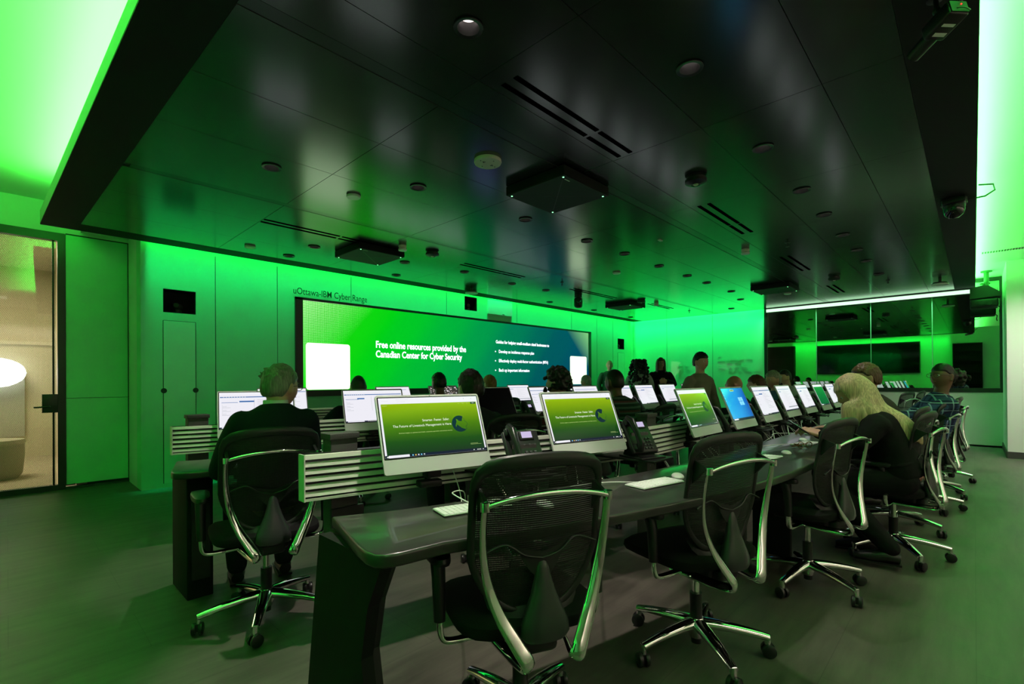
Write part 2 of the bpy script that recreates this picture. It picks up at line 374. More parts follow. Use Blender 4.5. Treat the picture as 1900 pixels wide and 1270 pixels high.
# right pilaster in front of the window wall
b=MB(); b.box((11.3,-1.9,1.7),(1.6,3.07,3.2),M_wallmat); struct(b.build('wall_right'))
b=MB(); b.box((10.49,-1.9,.05),(.02,3.08,.1),M_post); b.box((11.3,-.36,.05),(1.6,.02,.1),M_post); struct(b.build('baseboard_right'))
b=MB()
for i in range(30): b.box((9.6,-.1-i*.028,2.998),(.10,.012,.006),M_post)
o=b.build('linear_air_grille'); tag(o,'thin slotted air grille in the bright green ceiling by the right wall','air vent')
# walls behind the camera (seen mirrored in the dark glass)
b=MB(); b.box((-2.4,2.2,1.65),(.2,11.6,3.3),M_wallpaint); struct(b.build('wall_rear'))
b=MB(); b.box((4.9,-3.55,1.65),(14.6,.2,3.3),mat('warm_grey_paint',(.5,.40,.36),.7)); struct(b.build('wall_aisle'))
t=thing('wall_display','big black switched-off display on the rear wall mirrored in the dark glass','display',(-2.3,3.45,1.45))
b=MB(); b.bevbox((.06,0,.66),(.1,3.7,1.32),.01,M_dframe); b.build('housing',t)
b=MB(); b.box((.112,0,.66),(.004,3.64,1.26),mat('off_display_glass',(.004,.004,.004),.08)); b.build('screen_panel',t)
t=thing('equipment_rack','tall black equipment rack by the rear wall mirrored at the left of the dark glass','rack',(-2.15,6.78,0))
b=MB(); b.box((0,0,1.4),(.3,1.15,2.8),M_blackmat); b.build('cabinet',t)
b=MB()
for z in (.5,1.1,1.7,2.2): b.box((.155,0,z),(.01,1.0,.02),M_steel)
b.build('shelf_edge',t)
t=thing('dark_shelving','dark open shelving mirrored at the right of the dark glass','shelf',(-2.12,.18,0))
b=MB(); b.box((-.14,0,1.3),(.02,.84,2.6),M_blackmat); b.box((0,-.42,1.3),(.3,.02,2.6),M_blackmat); b.box((0,.42,1.3),(.3,.02,2.6),M_blackmat); b.build('carcass',t)
for z in (.1,.55,1.0,1.45,1.9,2.3,2.59):
    b=MB(); b.box((0,0,z),(.28,.82,.02),M_blackmat); b.build('shelf_board',t)
# ================================================================ CEILING RAFT
def ceil_mat():
    m=mat('satin_metal_ceiling',(.095,.115,.097),.2,.8,spec=.5)
    b=m.node_tree.nodes['Principled BSDF']; N=m.node_tree.nodes; L=m.node_tree.links
    tc=N.new('ShaderNodeTexCoord'); no=N.new('ShaderNodeTexNoise'); no.inputs['Scale'].default_value=.9; no.inputs['Detail'].default_value=2
    L.new(tc.outputs['Object'],no.inputs['Vector']); bu=N.new('ShaderNodeBump'); bu.inputs['Strength'].default_value=.25; bu.inputs['Distance'].default_value=.006
    L.new(no.outputs['Fac'],bu.inputs['Height']); L.new(bu.outputs[0],b.inputs['Normal']); return m
M_ceil=ceil_mat()
XL0,XL1=.23,.475  # left edge is slightly oblique (x at far side, x at near side)
YB=6.735; XR=11.87
raft=[(XL0,YB),(XL1,-.028),(XR,-.028),(XR,YB)]
b=MB(); b.prism([raft[0],(XL1,.3),(XR,.3),raft[3]],ZC+.012,2.955,M_dframe,msd=mat('raft_edge_paint',(.45,.47,.44),.6)); b.prism([(XL1,.3),raft[1],raft[2],(XR,.3)],ZC+.012,2.85,M_dframe,msd=mat('raft_edge_paint',(.45,.47,.44),.6)); struct(b.build('trim_ceiling_raft'))
# border and panels
b=MB()
ins=[(XL0+.28,YB-.28),(XL1+.27,.24),(XR-.02,.24),(XR-.02,YB-.28)]
for i in range(4):
    a,c=raft[i],raft[(i+1)%4]; d,e=ins[i],ins[(i+1)%4]
    b.prism([a,c,e,d],ZC,ZC+.012,M_blackmat)
struct(b.build('trim_raft_border'))
XS=[.3,1.73,3.05,4.37,5.67,6.98,8.28,9.6,10.9,XR-.02]
YS=[.24,.585,1.24,1.89,2.145,2.87,3.55,4.42,5.13,5.85,YB-.28]
HV=[(2.145,2.235),(4.42,4.50)]
b=MB(); g=.0022
def xl(y): return XL1+.27+(XL0+.28-XL1-.27)*(y-.24)/(YB-.28-.24)
for j in range(len(YS)-1):
    y0,y1=YS[j],YS[j+1]
    y0=2.235 if abs(y0-2.145)<.01 else (4.50 if abs(y0-4.42)<.01 else y0)
    for i in range(len(XS)-1):
        x0,x1=XS[i],XS[i+1]
        pts=[(x0+g,y0+g),(x1-g,y0+g),(x1-g,y1-g),(x0+g,y1-g)]
        if i==0: pts[0]=(xl(y0)+g,y0+g); pts[3]=(xl(y1)+g,y1-g)
        b.prism(pts,ZC+.001,ZC+.012,M_ceil,msd=M_seam)
for y0,y1 in HV:
    b.box(((.6+XR)/2,(y0+y1)/2,ZC+.007),(XR-.65,y1-y0-.006,.008),mat('ceiling_joint_strip',(.05,.065,.052),.25,.8))
struct(b.build('trim_raft_panels'))
# glowing strip above the window wall
b=MB(); b.box((XW-.05,1.66,ZC-.045),(.05,3.46,.08),mat('strip_housing',(.2,.2,.2),.5))
o=b.build('linear_light'); tag(o,'long bright white-green light strip along the top of the dark window','light strip')
b=MB(); b.box((XW-.079,1.66,ZC-.047),(.008,3.46,.066),emat('strip_glow',(.55,1,.6),1.6)); b.build('diffuser',o)
b=MB(); b.box((XW-.10,1.66,ZC-.008),(.10,3.46,.006),M_blackmat); b.build('added_light_lip',o)  # added lip, keeps the strip's light off the raft above
K=ZC/2.82*1.0
def cz(x,y): # points were measured on z=2.82
    s=(ZC-1.22)/1.6; return x*s,y*s
# downlights
M_cone_in=mat('downlight_reflector',(.03,.03,.03),.35,.0)
def make_downlight(label,group):
    t=thing('downlight',label,'ceiling light',(0,0,ZC),0,group)
    b=MB(); b.lathe([(.052,-.001),(.067,-.004),(.066,-.009),(.05,-.006)],M_black,n=28,capends=False); b.build('trim_ring',t)
    b=MB(); b.lathe([(.052,-.004),(.047,.025),(.040,.050)],M_cone_in,n=28,capends=False); b.build('reflector',t)
    b=MB(); b.lathe([(.040,.050),(.0001,.0505)],emat('lamp_warm',(1,.86,.8),2.2),n=24); b.build('lamp',t)
    return t
hole=[]
rows=[('row over the front table',[(1.442,1.64)]+[(x,1.043) for x in (2.42,3.607,4.646,5.489,6.408,7.287,8.046,9.212)]),
('row over the middle table',[(1.36,3.759),(2.337,3.292),(3.547,3.198),(4.588,3.193),(5.395,3.181),(6.325,3.184),(7.222,3.175),(7.973,3.178),(9.076,3.17),(10.124,3.36),(11.279,3.942)]),
('row over the far table',[(2.508,5.622),(3.687,5.507),(4.631,5.382),(5.75,5.492),(6.589,5.463),(10.945,6.295)]),
('row nearest the screen wall',[(2.465,6.254),(4.043,6.269),(7.637,6.235),(9.241,6.25)])]
d0=None
for rn,pts in rows:
    for i,(x,y) in enumerate(pts):
        X,Y=cz(x,y); X=min(X,XR-.1); Y=min(Y,YB-.1)
        lab='round recessed ceiling downlight, %s from the left in the %s'%(ORD[i],rn)
        if rn.startswith('row over the front') and i==0: lab='largest round recessed downlight at the top of the photo, left of the slotted vents'
        if d0 is None: d0=make_downlight(lab,'recessed ceiling downlights'); d0.location=(X,Y,ZC)
        else: dup(d0,(X,Y,ZC),0,lab,'recessed ceiling downlights')
        if not rn.startswith('row nearest'):
            spot((X,Y,ZC-.02),(175 if y<2 else 90) if (x<1.5 and y<4) else (55 if y<1.2 else 14)*max(.25,1-(x-2.3)/6),size=(56 if y<2 else 46))
# the raft is solid, so the cans sit in shallow recesses: cut them
def cut_holes():
    b=MB()
    for rn,pts in rows:
        for x,y in pts:
            X,Y=cz(x,y); X=min(X,XR-.1); Y=min(Y,YB-.1)
            b.cyl((X,Y,ZC-.05),(X,Y,ZC+.09),.0535,M_black,n=28)
    me=b.mesh('cutter'); co=bpy.data.objects.new('cutter',me); C.objects.link(co)
    for n in ('trim_raft_panels','trim_ceiling_raft','trim_raft_border'):
        o=bpy.data.objects[n]; md=o.modifiers.new('b','BOOLEAN'); md.object=co; md.operation='DIFFERENCE'; md.solver='EXACT'
        dg=bpy.context.evaluated_depsgraph_get(); dg.update()
        nm=bpy.data.meshes.new_from_object(o.evaluated_get(dg)); o.modifiers.clear(); o.data=nm
    bpy.data.objects.remove(co)
cut_holes()
# slotted vents : pairs of double slots
def vent(x0,x1,y,lab,split=.66,gap=.045):
    X0,Y=cz(x0,y); X1,_=cz(x1,y)
    t=thing('slot_vent',lab,'air vent',((X0+X1)/2,Y,ZC),0,'slotted ceiling vents')
    L=X1-X0; xm=-L/2+L*split
    for a,c in ((-L/2,xm-.015),(xm+.015,L/2)):
        for s in (-1,1):
            b=MB(); b.box(((a+c)/2,s*gap,-.0005),(c-a,.03,.003),mat('slot_black',(.001,.001,.001),.9,spec=0)); b.build('slot',t)
vent(1.852,3.03,1.78,'pair of long black air slots nearest the top of the photo')
vent(4.407,5.587,1.777,'pair of black air slots right of the dark round ceiling sensor')
vent(6.995,8.117,1.774,'black air slots just below the small sprinkler on the right half of the ceiling')
vent(9.717,10.671,1.766,'short pair of air slots near the bright strip above the dark window')
vent(1.747,2.951,5.07,'dark air slots on the green part of the ceiling at left')
vent(4.292,5.509,5.031,'air slots in the blue-grey reflection above the big screen')
vent(6.802,8.195,5.055,'air slots between the middle and right ceiling microphone panels')
vent(9.3,10.3,4.9,'faint air slots by the corner of the two bright green walls')
# ceiling microphone panels
def make_mic(lab):
    t=thing('ceiling_microphone_panel',lab,'ceiling microphone',(0,0,ZC),0,'square ceiling microphone panels')
    b=MB(); b.bevbox((0,0,-.0385),(.6,.6,.073),.006,M_blackmat); b.build('housing',t)
    b=MB(); b.box((0,0,-.0765),(.585,.585,.003),mat('mic_cloth',(.02,.03,.03),.8)); b.build('grille',t)
    b=MB()
    for r in (PI/4,-PI/4): b.box((0,0,-.0785),(.8,.004,.001),M_steel,rot=(0,0,r))
    b.build('cross_line',t)
    for sx in(-1,1):
        for sy in(-1,1):
            b=MB(); b.cyl((sx*.265,sy*.265,-.078),(sx*.265,sy*.265,-.081),.007,emat('mic_led',(.25,1,.4),3),n=10); b.build('status_light',t)
    b=MB(); b.box((-.2,-.25,-.0785),(.06,.006,.001),M_white); b.build('badge',t)
    return t
mc=[(3.13,2.466),(3.06,5.32),(9.1,2.46),(8.95,5.27)]
ml=['large square black microphone panel with four green lights, nearest on the ceiling','square black microphone panel above the lettering on the green screen wall','square black microphone panel on the ceiling in front of the whiteboard corner at right','square black microphone panel over the far right table end, nearest the green walls']
m0=make_mic(ml[0]); m0.location=(*mc[0],ZC)
for (x,y),l in zip(mc[1:],ml[1:]): dup(m0,(x,y,ZC),0,l)
# other ceiling devices
def dev(name,lab,cat,x,y,parts,group=None,rz=0):
    X,Y=cz(x,y); t=thing(name,lab,cat,(X,Y,ZC),rz,group)
    for n,fn in parts:
        b=MB(); fn(b); b.build(n,t)
    return t
M_cream=mat('cream_plastic',(.6,.62,.5),.5)
sp=dev('ceiling_speaker','round cream ceiling disc with small printed holes above the screen','speaker',2.411,2.538,[
 ('cover',lambda b:b.lathe([(.098,0),(.1,-.012),(.096,-.022),(.0001,-.024)],M_cream,n=40)),
 ('sensor_hole',lambda b:[b.cyl((x,y,-.0235),(x,y,-.025),.005,M_steel,n=8) for x,y in ((-.045,0),(-.035,.006),(-.035,-.006),(.045,0),(.035,.006),(.035,-.006),(-.07,0),(.07,0),(0,.06),(0,-.06))])])
for x,y,l in ((2.057,3.838,'small round pale disc above the left of the screen wall, on the green glare'),(1.971,6.127,'round pale disc close to the top of the green wall at far left'),(6.252,3.824,'white oval disc in the middle of the ceiling, over the far tables'),(10.05,2.5,'white oval disc under the right microphone panel')):
    dev('speaker_disc',l,'speaker',x,y,[('cover',lambda b:b.lathe([(.055,0),(.06,-.008),(.055,-.02),(.0001,-.022)],M_white,n=28))],'small round pale ceiling discs')
for x,y,l in ((3.216,4.848,'small white smoke detector right of the left microphone panel'),(6.271,2.021,'small white smoke detector beside the heavy ceiling joint at right'),(9.3,4.75,'small pale smoke detector by the far microphone panel')):
    dev('smoke_detector',l,'smoke detector',x,y,[('base',lambda b:b.lathe([(.045,0),(.045,-.02),(.036,-.03)],M_cream,n=24)),('head',lambda b:b.lathe([(.036,-.03),(.05,-.045),(.048,-.06),(.0001,-.066)],M_white,n=24))],'small ceiling smoke detectors')
for x,y,l in ((3.769,1.581,'dark round ceiling sensor with a pale lens, right of the big microphone panel'),(3.635,4.832,'dark round ceiling sensor in the blue-grey glare above the screen'),(8.953,1.571,'dark round ceiling sensor over the right end of the front table'),(8.749,4.789,'dark round ceiling sensor beside the far microphone panel')):
    dev('ceiling_sensor',l,'sensor',x,y,[('base',lambda b:b.lathe([(.07,0),(.07,-.012),(.082,-.018),(.082,-.04),(.06,-.052),(.0001,-.053)],M_black,n=32)),('lens',lambda b:b.ball((0,0,-.053),(.02,.02,.012),M_cream)),('lens_ring',lambda b:b.lathe([(.03,-.053),(.036,-.057),(.042,-.053)],M_steel,n=24,capends=False))],'dark round ceiling sensors')
for x,y,l in ((6.302,1.565,'small brass sprinkler head on the dark right part of the ceiling'),(6.236,4.829,'small sprinkler head in the glare above the screen right half'),(10.917,4.754,'small sprinkler head at the bright green corner of the ceiling'),(9.9,1.0,'small sprinkler head near the bright strip over the window')):
    dev('sprinkler_head',l,'sprinkler',x,y,[('escutcheon',lambda b:b.lathe([(.03,0),(.028,-.006),(.01,-.01)],M_steel,n=20)),('deflector',lambda b:[b.cyl((0,0,-.01),(0,0,-.05),.007,M_steel,n=8),b.cyl((0,0,-.05),(0,0,-.053),.02,M_steel,n=12)])],'ceiling sprinkler heads')
for x,y,l,g in ((5.521,6.234,'white round access point hanging just above the middle wall recess','a'),(10.38,.386,'white round access point at the right edge of the dark ceiling','b')):
    dev('wireless_access_point',l,'access point',x,y,[('mount',lambda b:[b.cyl((0,0,0),(0,0,-.07),.02,M_black),b.cyl((0,0,-.055),(0,0,-.075),.09,M_black,n=32)]),('cover',lambda b:b.lathe([(.1,-.075),(.112,-.082),(.105,-.096),(.0001,-.102)],M_white,n=40))],'round access points')
dev('small_plate','small pale diamond-shaped plate on the ceiling right of the microphone panel','ceiling plate',5.165,2.584,[('cover',lambda b:b.box((0,0,-.004),(.07,.03,.008),M_cream))])
dev('pan_tilt_camera','black pan-tilt camera hanging above the right end of the screen','camera',7.396,5.349,[
 ('mount',lambda b:b.cyl((0,0,0),(0,0,-.04),.07,M_black)),('body',lambda b:b.bevbox((.0,0,-.14),(.14,.15,.2),.05,M_black,rot=(0,0,.3))),
 ('lens',lambda b:b.cyl((-.05,-.05,-.12),(-.16,-.12,-.12),.04,M_steel))],rz=0)
t=dev('dome_camera','dark dome camera under the right edge of the ceiling raft','camera',5.85,.12,[
 ('mount',lambda b:[b.cyl((0,0,0),(0,0,-.05),.09,M_black),b.bevbox((0,0,-.03),(.2,.16,.05),.01,M_black)]),
 ('dome',lambda b:b.lathe([(.075,-.05),(.075,-.1),(.062,-.14),(.035,-.165),(.0001,-.172)],mat('smoked_dome',(.01,.012,.012),.06),n=32)),
 ('cable',lambda b:b.tube([(.02,-.08,-.02),(.05,-.2,-.01),(.06,-.26,.03),(.05,-.25,.08),(.02,-.16,.09)],.007,M_black,8))])
# spotlight projector at the top right
t=thing('ceiling_spotlight','slim dark spotlight unit with two white stickers and a red light at the top right','spotlight',(2.60,.077,ZC))
D=Vector((.66,.70,-.25)).normalized(); SD=D.cross(Vector((0,0,1))).normalized(); UP=SD.cross(D)
MM=Matrix(((D.x,SD.x,UP.x,0),(D.y,SD.y,UP.y,0),(D.z,SD.z,UP.z,-.165),(0,0,0,1)))
b=MB(); b.tube([(.09,.03,0),(.07,.025,-.06),(.0,.0,-.14)],.009,M_black,10); b.lathe([(.03,0),(.03,-.01),(.012,-.014)],M_black,c=(.09,.03,0),n=20); b.ball((.07,.025,-.07),.016,M_steel,n=2); b.build('drop_rod',t)
b=MB(); b.bevbox((0,0,0),(.12,.085,.06),.01,M_black,M=MM); b.box((-.062,0,0),(.004,.07,.05),M_steel,M=MM); b.build('body',t)
b=MB(); b.cyl((.05,0,-.005),(.15,0,-.005),.027,M_black,n=24,M=MM); b.cyl((.15,0,-.005),(.153,0,-.005),.023,mat('lens_glass',(.01,.02,.02),.03),n=24,M=MM); b.build('barrel',t)
for x,wd in ((.03,.016),(-.01,.012)):
    b=MB(); b.box((x,0,-.0308),(wd,.05,.001),M_white,M=MM); b.build('sticker',t)
b=MB(); b.ball((-.064,.01,.01),.003,emat('red_led',(1,.02,.02),4),M=MM); b.build('status_light',t)
b=MB(); b.tube([(-.03,0,.0),(-.02,-.06,.06),(.0,-.12,.11),(.02,-.17,.165)],.008,M_black,8,M=Matrix.Translation((0,0,-.165))); b.build('support_arm',t)
b=MB(); b.tube(smooth_path0([(-.05,.0,-.15),(-.05,-.05,-.16),(-.01,-.075,-.16),(.03,-.06,-.13),(.05,-.04,-.0)]),.002,M_black,6); b.build('cable',t)
# projector on pole by the window
PX,PY=11.25,-.16
t=thing('video_projector','black video projector hanging on a pole by the right end of the window','projector',(PX,PY,ZU))
b=MB(); b.cyl((0,0,0),(0,0,-.02),.07,mat('pole_paint',(.05,.12,.05),.5)); b.cyl((0,0,-.02),(0,0,-.30),.032,mat('pole_paint',(.05,.12,.05),.5)); b.build('ceiling_pole',t)
b=MB(); b.prism([(-.2,-.29),(-.05,-.26),(.02,-.27),(.17,-.40),(.17,-.45),(-.2,-.47)],-.2,.2,M_black,plane='YZ',M=Matrix.Rotation(0,4,'Z')@Matrix.Scale(-1,4,(0,1,0))); b.build('mount_bracket',t)
b=MB(); b.bevbox((0,.03,-.55),(.42,.34,.13),.02,M_black); b.build('body',t)
b=MB(); b.cyl((-.21,-.02,-.55),(-.25,-.02,-.55),.045,M_steel,n=24); b.build('lens',t)
b=MB(); b.tube([(0,-.12,-.58),(0,-.16,-.62),(0,-.15,-.68),(0,-.16,-.72)],.008,M_black,6); b.build('cable',t)
# ================================================================ WALL FITTINGS
for (x0,x1,z0,z1),lab in zip(WN,('black recess box with a small camera in the left green wall panel','narrow black recess above the middle of the screen','small black recess with a camera in the far right green wall panel')):
    t=thing('recess_box',lab,'wall recess',((x0+x1)/2,YW+.1,z0))
    W_,H_=x1-x0,z1-z0
    b=MB()
    for c,d in (((0,.1,H_/2),(W_-.004,.01,H_-.004)),((-W_/2+.005,0,H_/2),(.006,.2,H_-.004)),((W_/2-.005,0,H_/2),(.006,.2,H_-.004)),((0,0,.005),(W_-.004,.2,.006)),((0,0,H_-.005),(W_-.004,.2,.006))): b.box(c,d,M_blackmat)
    b.build('liner',t)
    b=MB(); b.cyl((0,0,.008),(0,0,.05),.04,M_black); b.ball((0,0,.095),(.055,.055,.05),M_steel); b.cyl((-.02,-.03,.1),(-.03,-.06,.1),.025,M_black,n=20); b.build('camera_unit',t)
for x0,x1,lab in ((1.253,1.578,'tall narrow access door with two finger notches under the left wall recess'),(11.16,11.49,'tall narrow access door under the far right wall recess')):
    t=thing('access_door',lab,'cupboard door',((x0+x1)/2,YW-.002,.05)); wd=x1-x0
    b=MB(); b.box((0,-.0025,.95),(wd-.008,.004,1.896),mat('access_door_paint',(.36,.84,.6),.35))
    b.build('panel',t)
    b=MB(); z1=1.9
    for c,d in (((-wd/2,-.001,.95),(.006,.003,1.9)),((wd/2,-.001,.95),(.006,.003,1.9)),((0,-.001,1.9),(wd,.003,.006))): b.box(c,d,M_seam)
    b.build('edge_gap',t)
    for s in (-1,1):
        b=MB(); b.cyl((s*(wd/2-.004),-.0065,1.08),(s*(wd/2-.004),-.008,1.08),.03,M_seam,n=20); b.build('finger_notch',t)
b=MB(); b.box((6.77,YW-.012,2.665),(.676,.024,.27),mat('pale_plate',(.85,.87,.85),.3)); b.box((6.85,YW-.026,2.545),(.05,.006,.012),M_seam)
tag(b.build('wall_plate'),'paler rectangular plate on the green wall above the right half of the screen','wall plate')
# lettering
b=MB(); text_into(b,'uOttawa-IBM Cyber Range',mat('green_letter_paint',(.004,.03,.006),.6),.132,Matrix.Translation((2.735,YW-.004,2.452)),sx=.78,bold=.002)
tag(b.build('wall_lettering'),'thin dark lettering reading uOttawa-IBM Cyber Range above the screen','lettering')
# ---- the large LED screen
scr=thing('video_wall_screen','very wide LED screen with green to blue slide on the long wall','screen',(6.33,YW,1.03))
b=MB()
for c,d in (((0,.0,-.0+.03),(7.14,.06,.09)),((0,0,1.36),(7.14,.06,.035)),((-3.52,0,.69),(.10,.06,1.375)),((3.515,0,.69),(.11,.06,1.375))): b.box(c,d,M_dframe)
b.build('bezel',scr)
def led_mat():
    m=bpy.data.materials.new('led_slide'); m.use_nodes=True; nt=m.node_tree; N=nt.nodes; L=nt.links; b=N['Principled BSDF']
    b.inputs['Base Color'].default_value=(0,0,0,1); b.inputs['Roughness'].default_value=.5; b.inputs['Specular IOR Level'].default_value=.1
    tc=N.new('ShaderNodeTexCoord'); sx=N.new('ShaderNodeSeparateXYZ'); L.new(tc.outputs['Object'],sx.inputs[0])
    def math_(op,a,bb=None,c=None):
        n=N.new('ShaderNodeMath'); n.operation=op
        for i,v in enumerate((a,bb,c)):
            if v is None: continue
            if isinstance(v,(int,float)): n.inputs[i].default_value=v
            else: L.new(v,n.inputs[i])
        return n.outputs[0]
    X,Z=sx.outputs['X'],sx.outputs['Z']
    g=math_('MULTIPLY_ADD',Z,-.55,X)     # diagonal coordinate
    mr=N.new('ShaderNodeMapRange'); mr.inputs['From Min'].default_value=-3.9; mr.inputs['From Max'].default_value=3.2; L.new(g,mr.inputs[0])
    # faint diagonal banding of the slide
    st=math_('MULTIPLY_ADD',Z,-.9,X); sn=math_('SINE',math_('MULTIPLY',st,7.5)); bnd=math_('MULTIPLY_ADD',sn,.012,mr.outputs[0])
    cr=N.new('ShaderNodeValToRGB'); e=cr.color_ramp.elements
    e[0].position=0; e[0].color=(.012,.66,.0,1); e[1].position=1; e[1].color=(0,.055,.11,1)
    for p,c in ((.22,(.0,.56,.006)),(.45,(0,.34,.045)),(.62,(0,.19,.075)),(.8,(0,.085,.09))):
        k=e.new(p); k.color=(*c,1)
    L.new(bnd,cr.inputs[0])
    # bright halftone dots at the left border
    k=330
    a=math_('SINE',math_('MULTIPLY',math_('ADD',X,Z),k*.5)); c=math_('SINE',math_('MULTIPLY',math_('SUBTRACT',X,Z),k*.5))
    pr=math_('MULTIPLY',a,c)
    fade=N.new('ShaderNodeMapRange'); fade.inputs['From Min'].default_value=-3.45; fade.inputs['From Max'].default_value=-2.3; fade.inputs['To Min'].default_value=.15; fade.inputs['To Max'].default_value=1.05; L.new(math_('MULTIPLY_ADD',Z,-.9,math_('ADD',X,.55)),fade.inputs[0])
    dot=math_('GREATER_THAN',pr,fade.outputs[0])
    mx=N.new('ShaderNodeMix'); mx.data_type='RGBA'; L.new(dot,mx.inputs[0]); L.new(cr.outputs[0],mx.inputs[6]); mx.inputs[7].default_value=(.75,1,.62,1)
    # light corner at upper right
    dx=math_('SUBTRACT',3.55,X); dz=math_('SUBTRACT',.75,Z); q=math_('ADD',math_('MULTIPLY',dx,.9),math_('MULTIPLY',dz,.9))
    cm=N.new('ShaderNodeMapRange'); cm.inputs['From Min'].default_value=.1; cm.inputs['From Max'].default_value=.95; cm.inputs['To Min'].default_value=.6; cm.inputs['To Max'].default_value=0; L.new(q,cm.inputs[0])
    m2=N.new('ShaderNodeMix'); m2.data_type='RGBA'; L.new(cm.outputs[0],m2.inputs[0]); L.new(mx.outputs[2],m2.inputs[6]); m2.inputs[7].default_value=(.35,.95,.25,1)
    L.new(m2.outputs[2],b.inputs['Emission Color']); b.inputs['Emission Strength'].default_value=1.15
    return m
pn=MB(); pn.box((0,0,0),(6.95,.02,1.30),led_mat()); pn=pn.build('display_panel',scr,(0,-.012,.69))
def rrect(x0,x1,z0,z1,r,n=6):
    P=[]
    for cx_,cz_,a0 in ((x1-r,z1-r,0),(x0+r,z1-r,90),(x0+r,z0+r,180),(x1-r,z0+r,270)):
        for k in range(n+1):
            a=R_(a0+90*k/n); P.append((cx_+r*math.cos(a),cz_+r*math.sin(a)))
    return P
Mw=emat('slide_white',(.86,.9,1),2.0); Mc=emat('slide_card',(.72,.95,.6),2.0)
for x0,x1,z0,z1 in ((2.902,3.564,1.112,1.778),(9.045,9.70,1.133,1.791)):
    b=MB(); b.prism(rrect(x0-6.33,x1-6.33,z0-1.03,z1-1.03,.04),-.027,-.024,Mc,plane='XZ'); b.build('slide_card',scr)
b=MB()
def T_(x,z): return Matrix.Translation((x-6.33,-.028,z-1.03))
text_into(b,'Free online resources provided by the',Mw,.150,T_(3.995,1.757),bold=.022,sx=.80)
text_into(b,'Canadian Center for Cyber Security',Mw,.150,T_(3.995,1.607),bold=.022,sx=.80)
b.build('slide_heading',scr); b=MB()
text_into(b,'Guides for helping small-medium sized businesses to',Mw,.088,T_(6.63,1.963),bold=.02,sx=.88); b.build('slide_subheading',scr)
for s_,z_ in (('Develop an incidence response plan',1.775),('Effectively deploy multi-factor authentication (MFA)',1.592),('Back up important information',1.405)):
    b=MB(); text_into(b,s_,Mw,.088,T_(6.71,z_),bold=.012,sx=.83); b.build('slide_line',scr); b=MB()
    b.cyl((6.62-6.33,-.028,z_+.025-1.03),(6.62-6.33,-.030,z_+.025-1.03),.013,Mw,n=10); b.build('bullet',scr)
# handwriting on the whiteboard
b=MB(); Mink=mat('marker_ink',(.03,.10,.04),.6)
rnd=random.Random(3)
def scribble(y,z,n,h=.022):
    P=[]; 
    yy=y
    for wd in range(n):
        L_=rnd.randint(3,6)
        pts=[(XW-.0025,yy-k*.015,z+h*(.5+.5*math.sin(k*2.3+rnd.random()*2))*rnd.uniform(.3,1)) for k in range(L_*2)]
        b.tube(pts,.0009,Mink,4); yy-=L_*.030+.04
for y,z,n in ((6.55,1.62,1),(6.3,1.5,2),(6.28,1.42,2),(6.25,1.34,2),(5.55,1.60,2),(5.5,1.50,2),(5.5,1.42,1),(5.5,1.34,3),(4.5,1.80,1),(4.5,1.70,3),(4.2,1.72,3),(4.3,1.64,2),(4.5,1.53,1),(4.25,1.54,3),(4.25,1.45,4)): scribble(y,z,n)
tag(b.build('marker_writing'),'faint handwritten marker notes on the glossy green-lit whiteboard wall','writing')
